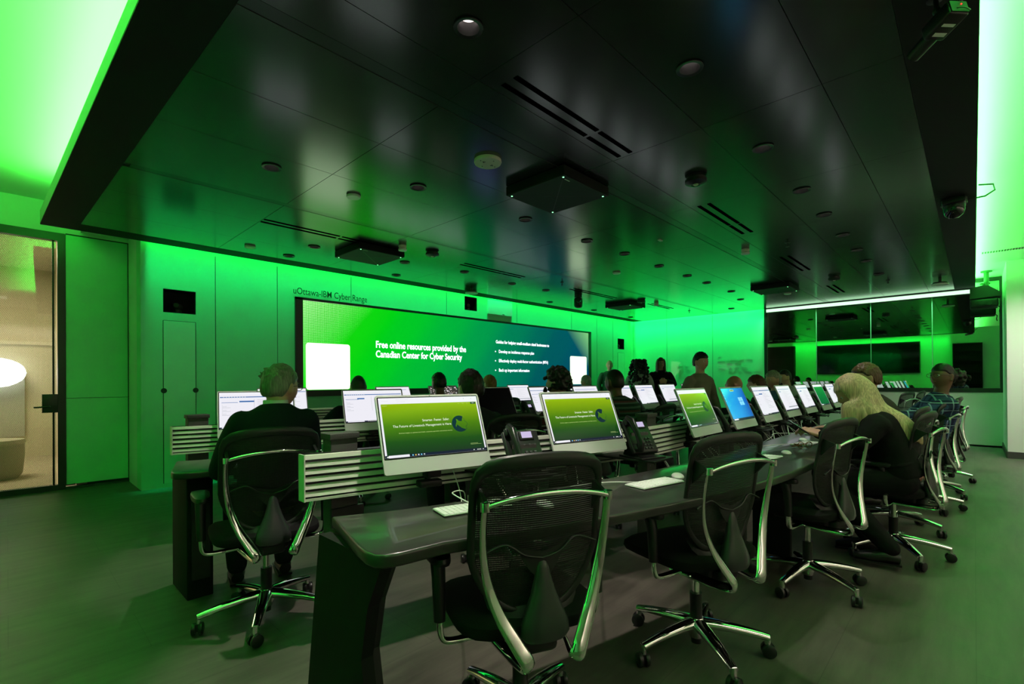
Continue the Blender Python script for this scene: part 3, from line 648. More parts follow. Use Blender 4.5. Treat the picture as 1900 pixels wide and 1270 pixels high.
# ================================================================ TABLES AND SLATTED RAILS
ROWOFF=[(0,0),(1.88,2.12),(3.95,4.2)]       # (table, rail) offsets of the three rows
RT={0:10.5,1:9.6,2:9.4}
def fy(x,base,k,x0,off): 
    y=base+k*max(0,x0-x)**2
    xr=9.3
    if x>xr: y+=k*(x-xr)**2
    return y+off
def raily(x): return 1.66+.235*max(0,3.1-x)+(.235*max(0,x-9.2))
rowlab=['front','middle','far']
for r,(to,ro) in enumerate(ROWOFF):
    xe=RT[r]; x0=.67; XO=(0,-.09,1.35)[r]
    t=thing('curved_desk',('long dark curved desk nearest the camera','long dark curved desk behind the man in the suit','long dark curved desk closest to the screen wall')[r],'desk',(.9,1.4+to,0))
    M=Matrix.Translation((-.9,-1.4-to,0))
    # outline: front edge left to right, back edge right to left
    P=[]
    xs=[.82]+[.9+i*(xe-1.0)/44 for i in range(45)]
    fr=[(x,fy(x,.67,.09,3.2,to)) for x in xs]
    # rounded front left corner
    cx0,cy0=.672,fr[0][1]+.13
    P+=[(.712,1.32+to),(.698,1.25+to),(.700,1.205+to),(.722,1.178+to),(.765,1.163+to)]+[p for p in fr if p[0]>.85]
    bk=[(x,fy(x,1.175,.068,3.4,to)) for x in [xe-.12-i*(xe-.92)/44 for i in range(45)]]
    bk[-1]=(.80,1.66+to)
    P+=[(xe,fr[-1][1]+.08)]+bk
    if r==1: P=[((x-.09*max(0,1-(x-.7)/1.5)),y) for x,y in P]
    if r==2: P=[(max(x,2.0),y) for x,y in P if x>1.9]
    bm=bmesh.new(); vs=[bm.verts.new((x,y,.70)) for x,y in P]; f=bm.faces.new(vs)
    ex=bmesh.ops.extrude_face_region(bm,geom=[f]); 
    for v in [g for g in ex['geom'] if isinstance(g,bmesh.types.BMVert)]: v.co.z=.74
    bmesh.ops.recalc_face_normals(bm,faces=bm.faces)
    ed=[e for e in bm.edges if abs(e.verts[0].co.z-e.verts[1].co.z)<1e-5]
    bmesh.ops.bevel(bm,geom=ed,offset=.009,segments=3,affect='EDGES',profile=.5)
    b=MB(); b.bm(bm,M_table,M,True); b.build('table_top',t)
    # end panel with bowed front edge, and under-structure
    def endpanel(x,yf,yb,flip=1):
        pr=[(yf+.10,.70),(yf+.16,.55),(yf+.19,.35),(yf+.17,.2),(yf+.06,.0),(yb,.0),(yb,.70)]
        b=MB(); b.prism(pr,x-.025,x+.025,M_blackmat,plane='YZ',M=M); return b
    if r==0:
        b=MB(); ang=-.0
        pr=[(1.22,.70),(1.30,.55),(1.34,.38),(1.30,.18),(1.18,.0),(1.74,.0),(1.62,.70)]
        b.prism(pr,.735,.775,M_blackmat,plane='YZ',M=M); b.prism([(a+.03,c) for a,c in pr],.79,.815,M_black,plane='YZ',M=M); b.build('end_panel',t)
    else:
        b=MB(); q=1.4 if r==2 else 0; b.bevbox((.755+q,3.35-1.88+to-(.3 if q else 0),.35),(.13,.34,.70),.006,M_blackmat,M=M); b.box((.755+q,3.17-1.88+to-(.3 if q else 0),.36),(.09,.01,.5),M_steel,M=M); b.build('end_panel',t)
    for x in (3.7,5.6,7.4,xe-.5):
        b=MB(); y=fy(x,.67,.09,3.2,to); b.bevbox((x,y+.36,.35),(.05,.24,.70),.005,M_blackmat,M=M); b.build('support_panel',t)
    b=MB()
    pts=[(x,fy(x,1.0,.068,3.3,to),.66) for x in [(.95 if r<2 else 2.2)+i*(xe-(1.4 if r<2 else 2.7))/20 for i in range(21)]]
    b.tube(pts,.03,M_blackmat,4,M=M); b.build('under_beam',t)
    # ---- slatted rail
    t=thing('slatted_rail',('white slatted metal rail behind the front desk','white slatted rail behind the middle desk, left of the man in the suit','white slatted rail of the far desk')[r],'rail',(.9,2.17+ro,0))
    M=Matrix.Translation((-.9,-2.17-ro,0))
    xx=[.915-.07*r,1.5,2.1,2.7,3.1,4.5,6,7.5,9.2,xe-.2]
    if r==2: xx=xx[2:]
    base=[(x,raily(x)+ro) for x in xx]
    def sweep(b,prof,m):
        """profile (y,z) swept along the rail line"""
        n=len(prof); vs=[]; fs=[]
        for (x,y) in base:
            for py,pz in prof: vs.append((x,y+py,pz))
        for i in range(len(base)-1):
            for j in range(n): a=i*n+j; c=i*n+(j+1)%n; fs.append((a,c,c+n,a+n))
        fs.append(tuple(range(n))); fs.append(tuple((len(base)-1)*n+j for j in range(n))[::-1])
        b.add(vs,fs,m,False,M)
    for k in range(6):
        z=.703+k*.0335
        b=MB(); sweep(b,[(-.006,z),(-.012,z+.001),(-.006,z+.0195),(.006,z+.0215),(.004,z+.019),(-.002,z+.018)],M_slat); b.build('slat',t)
    b=MB(); sweep(b,[(.020,.69),(.020,.895),(.026,.895),(.026,.69)],M_slatdark); b.build('back_plate',t)
    b=MB(); sweep(b,[(-.02,.688),(-.02,.694),(.03,.694),(.03,.688)],M_slatdark); sweep(b,[(-.022,.686),(-.022,.698),(-.019,.698),(-.019,.686)],M_slat); b.build('bottom_channel',t)
    b=MB(); b.box((base[0][0]-.004,base[0][1]+.005,.79),(.006,.06,.21),M_slat,M=M); b.build('end_cap',t)
    for i,x in enumerate((1.11,3.25,5.9,8.5)):
        if x>xe-.3 or (r==2 and i==0): continue
        y=raily(x)+ro+.085; yt=.06 if r else 0
        b=MB(); b.bevbox((x-.10*(r>0),y,.475),(.135,.085,.95),.004,M_post,M=M); b.build('support_post',t)
        b=MB(); b.bevbox((x-.10*(r>0),y,.962),(.15,.10,.028),.003,M_post,M=M); b.build('post_cap',t)
        for sx in (-.035,.035):
            b=MB(); b.cyl((x-.10*(r>0)+sx,y-.043,.60),(x-.10*(r>0)+sx,y-.047,.60),.006,M_screw,n=10,M=M); b.build('screw',t)
    b=MB()
    y=raily(1.11 if r<2 else 3.25)+ro; b.box((1.11 if r<2 else 3.25,y+.02,.57),(.16,.02,.12),M_black,M=M)
    b.build('bracket_plate',t)
# ================================================================ ALL-IN-ONE COMPUTERS
W_,H_=.547,.385
def screen_mats():
    emat('page_white',(.86,.85,.92),1,.12); emat('page_grey',(.62,.64,.66),1,.12); emat('bar_blue',(.05,.16,.42),1,.12)
    emat('text_white',(.95,1,.85),1,.12); emat('text_pale',(.55,.72,.25),1,.12); emat('taskbar',(.004,.008,.03),1,.12); emat('ink_navy',(.002,.02,.035),1,.12)
    emat('off_black',(.0005,.0005,.0005),1,.06); emat('line_grey',(.35,.38,.42),1,.12); emat('win_pane',(.25,.72,1),1,.1); emat('icon_yellow',(.9,.6,.1),1,.12)
    emat('black_bar',(.01,.012,.012),1,.12); emat('page_purple',(.18,.15,.75),1,.12); emat('noise_a',(.7,.55,.5),1,.12); emat('noise_b',(.05,.05,.04),1,.12)
    ramp_mat('livestock_green',[(0,(.006,.03,.012)),(.25,(.012,.075,.008)),(.55,(.07,.21,.003)),(1,(.32,.50,.002))],lo=-.14,hi=.13,gloss=.1)
    ramp_mat('desktop_blue',[(0,(.02,.45,.85)),(.5,(.02,.32,.8)),(1,(.005,.06,.45))],axis='X',lo=-.26,hi=.30,diag=-.25,gloss=.08)
    ramp_mat('browser_bar',[(0,(.8,.8,.86)),(1,(.9,.9,.95))],gloss=.1)
    ramp_mat('dim_slide',[(0,(.0,.10,.03)),(1,(0,.28,.04))],lo=-.14,hi=.14,gloss=.08)
screen_mats()
def E(n): return MATS[n]
DW,DH=.522,.294
def rect(b,u0,u1,v0,v1,m,layer=1):
    """u,v in 0..1 of the display, origin bottom left; facing -Y"""
    x0,x1=(u0-.5)*DW,(u1-.5)*DW; z0,z1=(v0-.5)*DH,(v1-.5)*DH; y=-.0004*layer
    b.quad([(x0,y,z0),(x1,y,z0),(x1,y,z1),(x0,y,z1)],E(m))
def disp_web(b,detail=True,main='livestock_green'):
    rect(b,0,1,0,1,'page_white',1)
    rect(b,0,1,.90,1,'browser_bar',2)
    rect(b,.018,.985,.045,.895,main,2)
    rect(b,0,1,0,.045,'taskbar',3); rect(b,.03,.22,.003,.042,'page_white',4)
    for k,c in enumerate(('win_pane','icon_yellow','page_white','win_pane','page_grey')): rect(b,.245+k*.027,.257+k*.027,.014,.034,c,4)
    for u in (.86,.90,.915,.93,.96): rect(b,u,u+.009,.016,.03,'text_white',4)
    rect(b,.015,.03,.012,.03,'text_white',4)
    rect(b,.16,.28,.966,.969,'page_grey',3); rect(b,.17,.25,.93,.933,'page_grey',3); rect(b,.03,.09,.945,.948,'page_grey',3); rect(b,.85,.856,.955,.965,'line_grey',3); rect(b,.93,.94,.955,.96,'line_grey',3)
    rect(b,.92,.975,.855,.89,'ink_navy',3); rect(b,.935,.96,.87,.875,'text_white',4)
    if not detail: return
    def T(u,v): return Matrix.Translation(((u-.5)*DW,-.0016,(v-.5)*DH))
    tw=E('text_white')
    text_into(b,'Smarter. Faster. Safer.',tw,.0175,T(.665,.575),'RIGHT',sx=.92)
    text_into(b,'The Future of Livestock Management is Here',tw,.0175,T(.675,.49),'RIGHT',sx=.93)
    text_into(b,'AI-driven insights to optimize herd health, streamline operations, and enhance security',E('text_pale'),.0078,T(.675,.385),'RIGHT')
    for u in (.78,.825,.875): text_into(b,'Menu' if 0 else 'About',E('text_pale'),.005,T(u,.866))
    text_into(b,'Livestock',E('text_pale'),.006,T(.03,.86))
    rect(b,.84,.92,.135,.139,'text_pale',3); rect(b,.84,.955,.12,.123,'text_pale',3)
    # round globe emblem with cut-outs and dotted right outline
    cx_,cz_=(.765-.5)*DW,(.50-.5)*DH; R=.043
    P=[(cx_+R*math.cos(a),cz_+R*math.sin(a)) for a in [R_(60+k*6) for k in range(43)]]
    P+= [(cx_+.004,cz_-.022),(cx_+.010,cz_-.012),(cx_+.003,cz_+.0),(cx_+.012,cz_+.012)]
    b.prism(P,-.0015,-.0013,E('ink_navy'),plane='XZ')
    blob=[(-.018,.026),(-.012,.024),(-.004,.015),(.010,.012),(.024,.020),(.018,.004),(.012,-.010),(.006,-.022),(-.006,-.012),(-.016,-.004),(-.022,-.018),(-.026,-.010),(-.020,.004),(-.016,.012)]
    b.prism([(cx_+x*1.0,cz_+z) for x,z in blob],-.0019,-.0017,E('livestock_green'),plane='XZ')
    hd=[(.020,.030),(.028,.026),(.026,.016),(.036,.008),(.044,-.004),(.036,-.010),(.030,-.018),(.034,-.028),(.024,-.036)]
    b.tube([(cx_+x,-.0018,cz_+z) for x,z in hd],.0007,E('ink_navy'),4)
def disp_app(b,v=0):
    rect(b,0,1,0,1,'page_white',1); rect(b,0,1,.94,1,'browser_bar',2)
    rect(b,.01,.99,.855,.88,'bar_blue',2)
    for k in range(9): rect(b,.05+k*.035,.066+k*.035,.863,.873,'text_white',3)
    rect(b,.26 if v==0 else .22,.46 if v==0 else .34,.72,.76,'bar_blue',2); rect(b,.03,.24,.71,.722,'bar_blue',2)
    rect(b,.455,.458,.35,.80,'line_grey',2)
    for k in range(9): rect(b,.035,.045+.05*((k*7)%3),.64-k*.035,.646-k*.035,'line_grey',2)
    for k in range(12): rect(b,.5,.62+.08*((k*5+v)%4),.78-k*.05,.786-k*.05,'line_grey',2)
    rect(b,0,1,0,.035,'taskbar',3); rect(b,.03,.30,.004,.031,'page_white',4)
    for k in range(6): rect(b,.36+k*.025,.372+k*.025,.012,.026,'text_white',4)
def disp_doc(b):
    rect(b,0,1,0,1,'page_white',1); rect(b,0,1,.93,1,'browser_bar',2); rect(b,.3,.99,.12,.16,'line_grey',2); rect(b,.05,.9,.86,.875,'bar_blue',2)
    for k in range(14): rect(b,.36,.55+.07*((k*3)%5),.80-k*.045,.808-k*.045,'page_grey',2)
    rect(b,.05,.22,.76,.78,'bar_blue',2); rect(b,.28,.283,.1,.8,'line_grey',2); rect(b,0,1,0,.035,'taskbar',3)
def disp_blue(b):
    rect(b,0,1,0,1,'desktop_blue',1); rect(b,0,1,0,.05,'taskbar',2); rect(b,.03,.22,.004,.045,'page_white',3)
    for i,j in ((0,0),(1,0),(0,1),(1,1)):
        u,v=.60+i*.11,.44+j*.135; rect(b,u,u+.10,v,v+.12,'win_pane',2)
    rect(b,.38,.55,.90,.955,'text_pale',2); rect(b,.40,.53,.92,.94,'ink_navy',3)
    for k in range(4): rect(b,.02,.035,.86-k*.09,.89-k*.09,'text_white',2)
def disp_off(b): rect(b,0,1,0,1,'off_black',1)
def disp_purple(b): rect(b,0,1,0,1,'page_purple',1); rect(b,0,1,.9,1,'page_white',2)
def disp_noise(b):
    rect(b,0,1,0,1,'noise_b',1); rn=random.Random(5)
    for k in range(160):
        u,v=rn.random()*.97,rn.random()*.96; rect(b,u,u+.03,v,v+.03,'noise_a' if k%2 else 'page_white',2)
TILT=R_(-23)
def make_computer(kind,label,mesh_cache={}):
    """all-in-one computer facing -Y, centre .29 above the thing's base at rail height"""
    t=thing('desktop_computer',label,'computer',(0,0,.69),0)
    RX=(TILT,0,0); c=(0,0,.286)
    if 'shell' not in mesh_cache:
        b=MB()
        bm=bmesh.new(); P=rrect(-W_/2,W_/2,-H_/2,H_/2,.013,5); vs=[bm.verts.new((x,.0,z)) for x,z in P]; f=bm.faces.new(vs)
        ex=bmesh.ops.extrude_face_region(bm,geom=[f])
        for v in [g for g in ex['geom'] if isinstance(g,bmesh.types.BMVert)]: v.co.y=.0115
        b.bm(bm,M_imac,None,False)
        b.box((0,.0125,-.01),(.2,.003,.2),M_imacback)
        b.prism(rrect(-DW/2-.005,DW/2+.005,-H_/2+.070,H_/2-.0095,.004,3),-.0006,.001,MATS.get('bezel_black') or mat('bezel_black',(.004,.004,.004),.12),plane='XZ')
        b.cyl((0,-.0002,H_/2-.0055),(0,-.001,H_/2-.0055),.0022,M_black,n=10)
        mesh_cache['shell']=b.mesh('casing')
        b=MB(); b.tube([(0,.012,.27),(0,.07,.20),(0,.10,.10),(0,.10,.02)],.016,M_steel,10); b.bevbox((0,.045,.075),(.075,.07,.035),.006,M_black); b.bevbox((0,.08,.02),(.12,.06,.035),.008,M_black); mesh_cache['arm']=b.mesh('mount_arm')
    o=bpy.data.objects.new('casing',mesh_cache['shell']); C.objects.link(o); o.parent=t; o.location=c; o.rotation_euler=RX
    if kind not in mesh_cache:
        b=MB(); {'web':disp_web,'web2':lambda b:disp_web(b,True,'livestock_green'),'dim':lambda b:disp_web(b,False,'dim_slide'),'app':disp_app,'app2':lambda b:disp_app(b,1),'doc':disp_doc,'blue':disp_blue,'off':disp_off,'purple':disp_purple,'noise':disp_noise}[kind](b)
        mesh_cache[kind]=b.mesh('display')
    d=bpy.data.objects.new('display',mesh_cache[kind]); C.objects.link(d); d.parent=o; d.location=(0,-.0012,.031)
    o=bpy.data.objects.new('mount_arm',mesh_cache['arm']); C.objects.link(o); o.parent=t
    return t
comps=[]
def place_comp(kind,label,x,y,rz): 
    t=make_computer(kind,label); t.location=(x,y,.69); t.rotation_euler=(0,0,rz); t['group']='silver all-in-one computers'; comps.append((x,y,rz)); return t
L_='silver all-in-one computer '
row1=[('web',1.445,1.906,-.25,'showing a green page, nearest, leftmost on the front desk'),('web2',2.363,1.669,-.25,'with a green page, second from left on the front desk'),
('web',3.724,1.545,0,'with a green page, directly left of the blue screen'),('blue',4.512,1.515,0,'with the bright blue desktop and four pale window panes'),
('app',5.359,1.53,0,'with a white page, just right of the blue screen'),('doc',6.20,1.54,0,'with a white document, second after the blue one'),('app2',7.02,1.54,0,'with a white page, left of the all-green screen'),('dim',7.80,1.52,0,'with an all-green page, left of the blonde woman'),('app',8.62,1.53,0,'half hidden behind the blonde hair'),('doc',9.5,1.6,.1,'behind the blonde woman, last on the front desk')]
for k,x,y,rz,l in row1: place_comp(k,L_+l,x,y,rz)
row2=[('app',1.37,4.10,-.25,'with a white page, left of the man in the dark suit'),('app2',2.27,3.87,-.25,'with a white page, right behind the nearest green screen'),('off',3.54,3.62,0,'with a black switched-off screen'),('app',4.39,3.62,0,'behind the curly head in the plaid red shirt'),('doc',5.20,3.60,0,'between the curly head and the bald dark head'),('app2',6.02,3.58,0,'right of the bald dark head'),('app',6.67,3.56,0,'below the woman with long curly black hair'),('doc',7.48,3.58,0,'below the standing woman with clasped hands'),('app2',8.3,3.58,0,'just left of the standing person in beige')]
for k,x,y,rz,l in row2: place_comp(k,L_+l,x,y,rz)
row3=[('app',2.26,5.92,-.22,'with a white page, right of the suited man\'s face, far desk'),('doc',3.74,5.83,0,'showing a pale photo, above the nearest green screen, far desk'),('noise',4.6,5.80,0,'with a speckled picture, between two dark heads, far desk'),('purple',5.42,5.78,0,'with a violet page, right of the ginger head, far desk'),('doc',6.23,5.75,0,'with a white document, right of the black screen, far desk'),('app',7.6,5.78,0,'far desk, below the right corner of the screen')]
for k,x,y,rz,l in row3: place_comp(k,L_+l,x,y,rz)
# ================================================================ DESK PHONES
M_ph=mat('phone_black',(.012,.012,.013),.28); M_key=mat('phone_key',(.05,.05,.055),.3)
def make_phone(label):
    t=thing('desk_phone',label,'phone',(0,0,.745),0,'black desk phones')
    RX=R_(-32); M=Matrix.Translation((0,0,.03))@Matrix.Rotation(RX,4,'X')
    # body in XZ, facing -Y
    b=MB(); b.bevbox((.0,.0,.105),(.20,.028,.215),.008,M_ph,M=M); b.build('body',t)
    b=MB(); b.prism([(-.03,0),(.13,0),(.12,.02),(.07,.15),(.05,.15),(.03,.04)],-.07,.07,M_ph,plane='YZ'); b.bevbox((0,.03,.006),(.2,.2,.012),.004,M_ph); b.build('stand',t)
    b=MB(); P=[(-.068,-.03,.225),(-.068,-.062,.19),(-.068,-.066,.11),(-.068,-.062,.04),(-.068,-.03,.0)]
    b.tube(P,[.022,.026,.02,.026,.022],M_ph,14,flat=[.8,.75,.65,.75,.8],M=M,up=(1,0,0)); b.bevbox((-.068,-.022,.20),(.05,.03,.045),.01,M_ph,M=M); b.bevbox((-.068,-.022,.03),(.05,.03,.045),.01,M_ph,M=M); b.build('handset',t)
    b=MB(); b.bevbox((.028,-.017,.182),(.082,.008,.05),.003,M_black,M=M); b.quad([(-.002,-.0222,.165),(.058,-.0222,.165),(.058,-.0222,.2),(-.002,-.0222,.2)],M_lcd,M=M); b.build('lcd_screen',t)
    for i in range(4):
        for j in range(3):
            b=MB(); b.bevbox((.005+j*.025,-.017,.088-i*.022),(.015,.008,.011),.002,M_key,M=M); b.build('key',t)
    for j in range(3):
        b=MB(); b.bevbox((.003+j*.03,-.017,.128),(.013,.008,.01),.002,M_key,M=M); b.build('soft_key',t)
    b=MB(); P=[]
    for k in range(120):
        a=k/119; q=a*2*PI*22; P.append((-.075+.03*a+.006*math.cos(q),.0+.03*a+.006*math.sin(q),.02-.09*math.sin(a*PI)))
    b.tube(P,.0018,M_ph,5); b.build('curly_cord',t)
    return t
ph0=None
nm=['right of the nearest monitor','right of the second monitor, in front of the wide white slats','left of the blue screen','right of the blue screen','third after the blue screen','fourth after the blue screen','beside the green screen','left of the blonde hair','behind the blonde hair']
plist=[(1.80,1.61,-.35,'desk phone with lit violet display, right of the nearest monitor'),(2.70,1.455,-.3,'desk phone with lit violet display, in front of the wide pale slats')]
plist+=[(x,1.50,-.05,'black desk phone seen from the side, '+n) for x,n in zip((4.16,4.97,5.80,6.62,7.42,8.22,9.05),nm[2:])]
plist+=[(2.75,3.65,-.3,'small black desk phone behind the second monitor of the front desk'),(3.98,3.50,-.05,'black desk phone right of the black switched-off screen'),(5.6,3.46,0,'black desk phone in front of the striped shirt'),(6.28,3.44,-.05,'black desk phone left of the monitor below the curly-haired woman'),(7.08,3.46,-.05,'black desk phone on the middle desk, right of the striped shirt')]
def tray(x,y,rz,r):
    yr=raily(x)+ROWOFF[r][1]
    b=MB(); b.bevbox((x+.02,(y-.09+yr)/2,.739),(.25,yr-y+.13,.012),.003,M_black); return b
for i,(x,y,rz,l) in enumerate(plist):
    if ph0 is None: ph0=make_phone(l); ph0.location=(x,y,.745); ph0.rotation_euler=(0,0,rz)
    else: dup(ph0,(x,y,.745),rz,l,'black desk phones')
    r=0 if y<2.5 else 1
    tb=tray(x,y,rz,r).build('phone_tray'); tag(tb,' '.join(('black tray under the '+l.replace('small black desk phone','desk phone').replace('black desk phone','desk phone').replace('seen from the side, ','').replace('with lit violet display, ','')).split()[:15]),'tray','phone trays on the rails')
# ================================================================ KEYBOARDS, MICE, CABLES, THINGS ON THE DESK
def make_keyboard():
    t=thing('keyboard','','keyboard',(0,0,.74))
    b=MB(); b.bevbox((0,0,.005),(.28,.115,.007),.003,mat('silver_keyboard_base',(.6,.62,.6),.35)); b.build('base_plate',t)
    b=MB(); Mk=mat('white_keys',(.8,.8,.8),.4)
    for r in range(6):
        n=14 if r else 14
        for k in range(n):
            if r==5 and 3<k<9: continue
            b.bevbox((-.130+k*.0200,.046-r*.0184,.0095),(.0165,.0145 if r else .009,.0022),.0008,Mk,seg=1)
    b.bevbox((-.0,.046-5*.0184,.0095),(.095,.0145,.0022),.0008,Mk,seg=1)
    b.build('keys',t); return t
def make_mouse():
    t=thing('mouse','','mouse',(0,0,.74))
    def f(d): return 1
    b=MB(); b.ball((0,0,.006),(.029,.057,.016),M_white,n=4); b.v=[(x,y,max(z,.0015)) for x,y,z in b.v]; b.build('shell',t)
    b=MB(); b.box((0,0,.0012),(.04,.08,.0016),mat('mouse_foot',(.35,.35,.36),.4)); b.build('base',t); return t
kb=None; ms=None
ks=[(1.21,1.365,-.27,'nearest white keyboard, left of the nearest chair back'),(2.06,1.065,-.2,'white keyboard between the two nearest chairs'),(3.15,.915,-.08,'white keyboard just right of the second chair\'s chrome bar'),(4.06,.90,-.1,'white keyboard behind the tortoiseshell glasses'),(4.90,1.0,-.05,'white keyboard left of the blonde woman\'s hands'),(5.87,1.06,0,'white keyboard farther along the front desk, under the blonde hair'),(6.9,1.0,0,'white keyboard far along the front desk')]
for i,(x,y,rz,l) in enumerate(ks):
    if kb is None: kb=make_keyboard(); kb.location=(x,y,.74); kb.rotation_euler=(0,0,rz); kb['label']=l; kb['group']='white keyboards'
    else: dup(kb,(x,y,.74),rz,l,'white keyboards')
mm=[(1.42,1.19,-.5,'white mouse seen through the mesh of the nearest chair'),(2.275,1.055,-1.0,'white mouse beside the keyboard between the two nearest chairs'),(3.46,.875,-1.2,'white mouse in front of the tortoiseshell glasses'),(4.28,.965,-1.2,'white mouse behind the tortoiseshell glasses, beside the keyboard'),(6.1,1.0,-.6,'white mouse far along the front desk')]
for i,(x,y,rz,l) in enumerate(mm):
    if ms is None: ms=make_mouse(); ms.location=(x,y,.74); ms.rotation_euler=(0,0,rz); ms['label']=l; ms['group']='white mice'
    else: dup(ms,(x,y,.74),rz,l,'white mice')
def smooth_path(P,n=8):
    out=[]; P=[Vector(p) for p in P]; Q=[P[0]]+P+[P[-1]]
    for i in range(1,len(Q)-2):
        for k in range(n):
            t=k/n; a,b_,c,d=Q[i-1],Q[i],Q[i+1],Q[i+2]
            out.append(.5*((2*b_)+(-a+c)*t+(2*a-5*b_+4*c-d)*t*t+(-a+3*b_-3*c+d)*t**3))
    out.append(P[-1]); return out
cabs=[([(1.24,1.42,.746),(1.22,1.50,.775),(1.30,1.52,.76),(1.45,1.70,.60),(1.55,1.85,.68),(1.56,1.93,.80)],'thin white cable from the nearest keyboard down behind the desk'),
([(2.02,1.13,.746),(1.90,1.22,.752),(1.75,1.30,.746),(1.9,1.42,.70),(2.2,1.6,.62),(2.32,1.72,.80)],'thin white cable curving over the desk behind the nearest chair'),
([(4.0,.96,.746),(3.6,1.10,.752),(3.3,1.13,.748),(3.3,1.3,.68),(3.6,1.52,.75)],'thin white cable arching over the green-lit desk by the glasses'),
([(4.85,1.06,.746),(4.5,1.22,.76),(4.3,1.2,.745),(4.3,1.35,.66),(4.45,1.5,.75)],'thin white cable arching on the desk behind the glasses')]
rn=random.Random(11)
for P,l in cabs:
    b=MB(); b.tube(smooth_path(P),.0024,M_white,6); tag(b.build('cable'),l,'cable','white cables on the front desk')
cn=['first','second','third','fourth','fifth','sixth','seventh','eighth']
for i,x in enumerate((3.78,4.35,4.62,5.2,5.55,6.1,6.5,7.2)):
    b=MB(); P=[(x,1.58,.78),(x+.03,1.50,.66),(x+.09,1.47,.58+.04*rn.random()),(x+.17,1.5,.63),(x+.2,1.62,.70)]; b.tube(smooth_path(P),.003,M_white,6)
    tag(b.build('cable'),'pale cable loop hanging under the front desk monitors, %s from the left'%cn[i],'cable','cable loops under the monitors')
t=thing('glasses','folded tortoiseshell glasses lying on the front desk before the white keyboard','glasses',(3.80,.845,.742),-.5)
M_tort=mat('tortoiseshell',(.16,.075,.01),.15)
for s in (-1,1):
    b=MB(); b.tube([(s*.036+.026*math.cos(a),.0,.024+.021*math.sin(a)) for a in [2*PI*k/20 for k in range(20)]],.0028,M_tort,8,closed=True); b.build('lens_rim',t)
    b=MB(); b.tube(smooth_path([(s*.064,.0,.032),(s*.066,.03,.030),(-s*.01,.055 if s>0 else .065,.012),(-s*.05,.06 if s>0 else .07,.006)]),.0026,M_tort,8); b.build('temple',t)
b=MB(); b.tube([(-.011,0,.03),(0,-.001,.034),(.011,0,.03)],.0026,M_tort,8); b.build('bridge',t)
o=MB(); o.bevbox((5.02,3.24,.755),(.27,.19,.028),.004,mat('paper_grey',(.5,.48,.46),.7)); tag(o.build('notebook'),'pale notebook lying on the middle desk right of the striped shirt','notebook')
# ================================================================ TASK CHAIRS
def chair_mesh_mat():
    m=bpy.data.materials.new('chair_mesh'); m.use_nodes=True; nt=m.node_tree; N=nt.nodes; L=nt.links; b=N['Principled BSDF']
    b.inputs['Base Color'].default_value=(.012,.013,.012,1); b.inputs['Roughness'].default_value=.45
    tc=N.new('ShaderNodeTexCoord'); sx=N.new('ShaderNodeSeparateXYZ'); L.new(tc.outputs['Object'],sx.inputs[0])
    def sn(o,k):
        a=N.new('ShaderNodeMath'); a.operation='MULTIPLY'; a.inputs[1].default_value=k; L.new(sx.outputs[o],a.inputs[0]); s=N.new('ShaderNodeMath'); s.operation='SINE'; L.new(a.outputs[0],s.inputs[0]); return s.outputs[0]
    z=sn('Z',2*PI/.0068); x=sn('X',2*PI/.0048)
    g1=N.new('ShaderNodeMath'); g1.operation='GREATER_THAN'; g1.inputs[1].default_value=.3; L.new(z,g1.inputs[0])
    g2=N.new('ShaderNodeMath'); g2.operation='GREATER_THAN'; g2.inputs[1].default_value=-.2; L.new(x,g2.inputs[0])
    mu=N.new('ShaderNodeMath'); mu.operation='MULTIPLY'; L.new(g1.outputs[0],mu.inputs[0]); L.new(g2.outputs[0],mu.inputs[1])
    sc=N.new('ShaderNodeMath'); sc.operation='MULTIPLY_ADD'; sc.inputs[1].default_value=-.65; sc.inputs[2].default_value=1; L.new(mu.outputs[0],sc.inputs[0])
    L.new(sc.outputs[0],b.inputs['Alpha']); return m
M_mesh=chair_mesh_mat()
def back_pt(u,v):
    """u -1..1 across, v 0..1 up; the chair back surface"""
    z=.515+.445*v
    hw=.165+.05*min(1,v*2.6)**.7
    if v>.9: hw=.215-.0*(v-.9)
    y=-.150-.03*v-.035*v*v+.045*math.cos(v*PI)*0
    x=u*hw; y+=.035*u*u
    z+= .022*(1-u*u)*max(0,(v-.6)/.4) - .02*(1-u*u)*max(0,(.25-v)/.25)
    return Vector((x,y,z))
def outline():
    P=[]
    def sup(a):  # rounded rectangle in u,v
        c,s=math.cos(a),math.sin(a); n=8 if s>0 else 3.4
        k=(abs(c)**n+abs(s)**n)**(-1/n); return c*k,(s*k+1)/2
    for i in range(64):
        u,v=sup(2*PI*i/64); P.append((u,v))
    return P
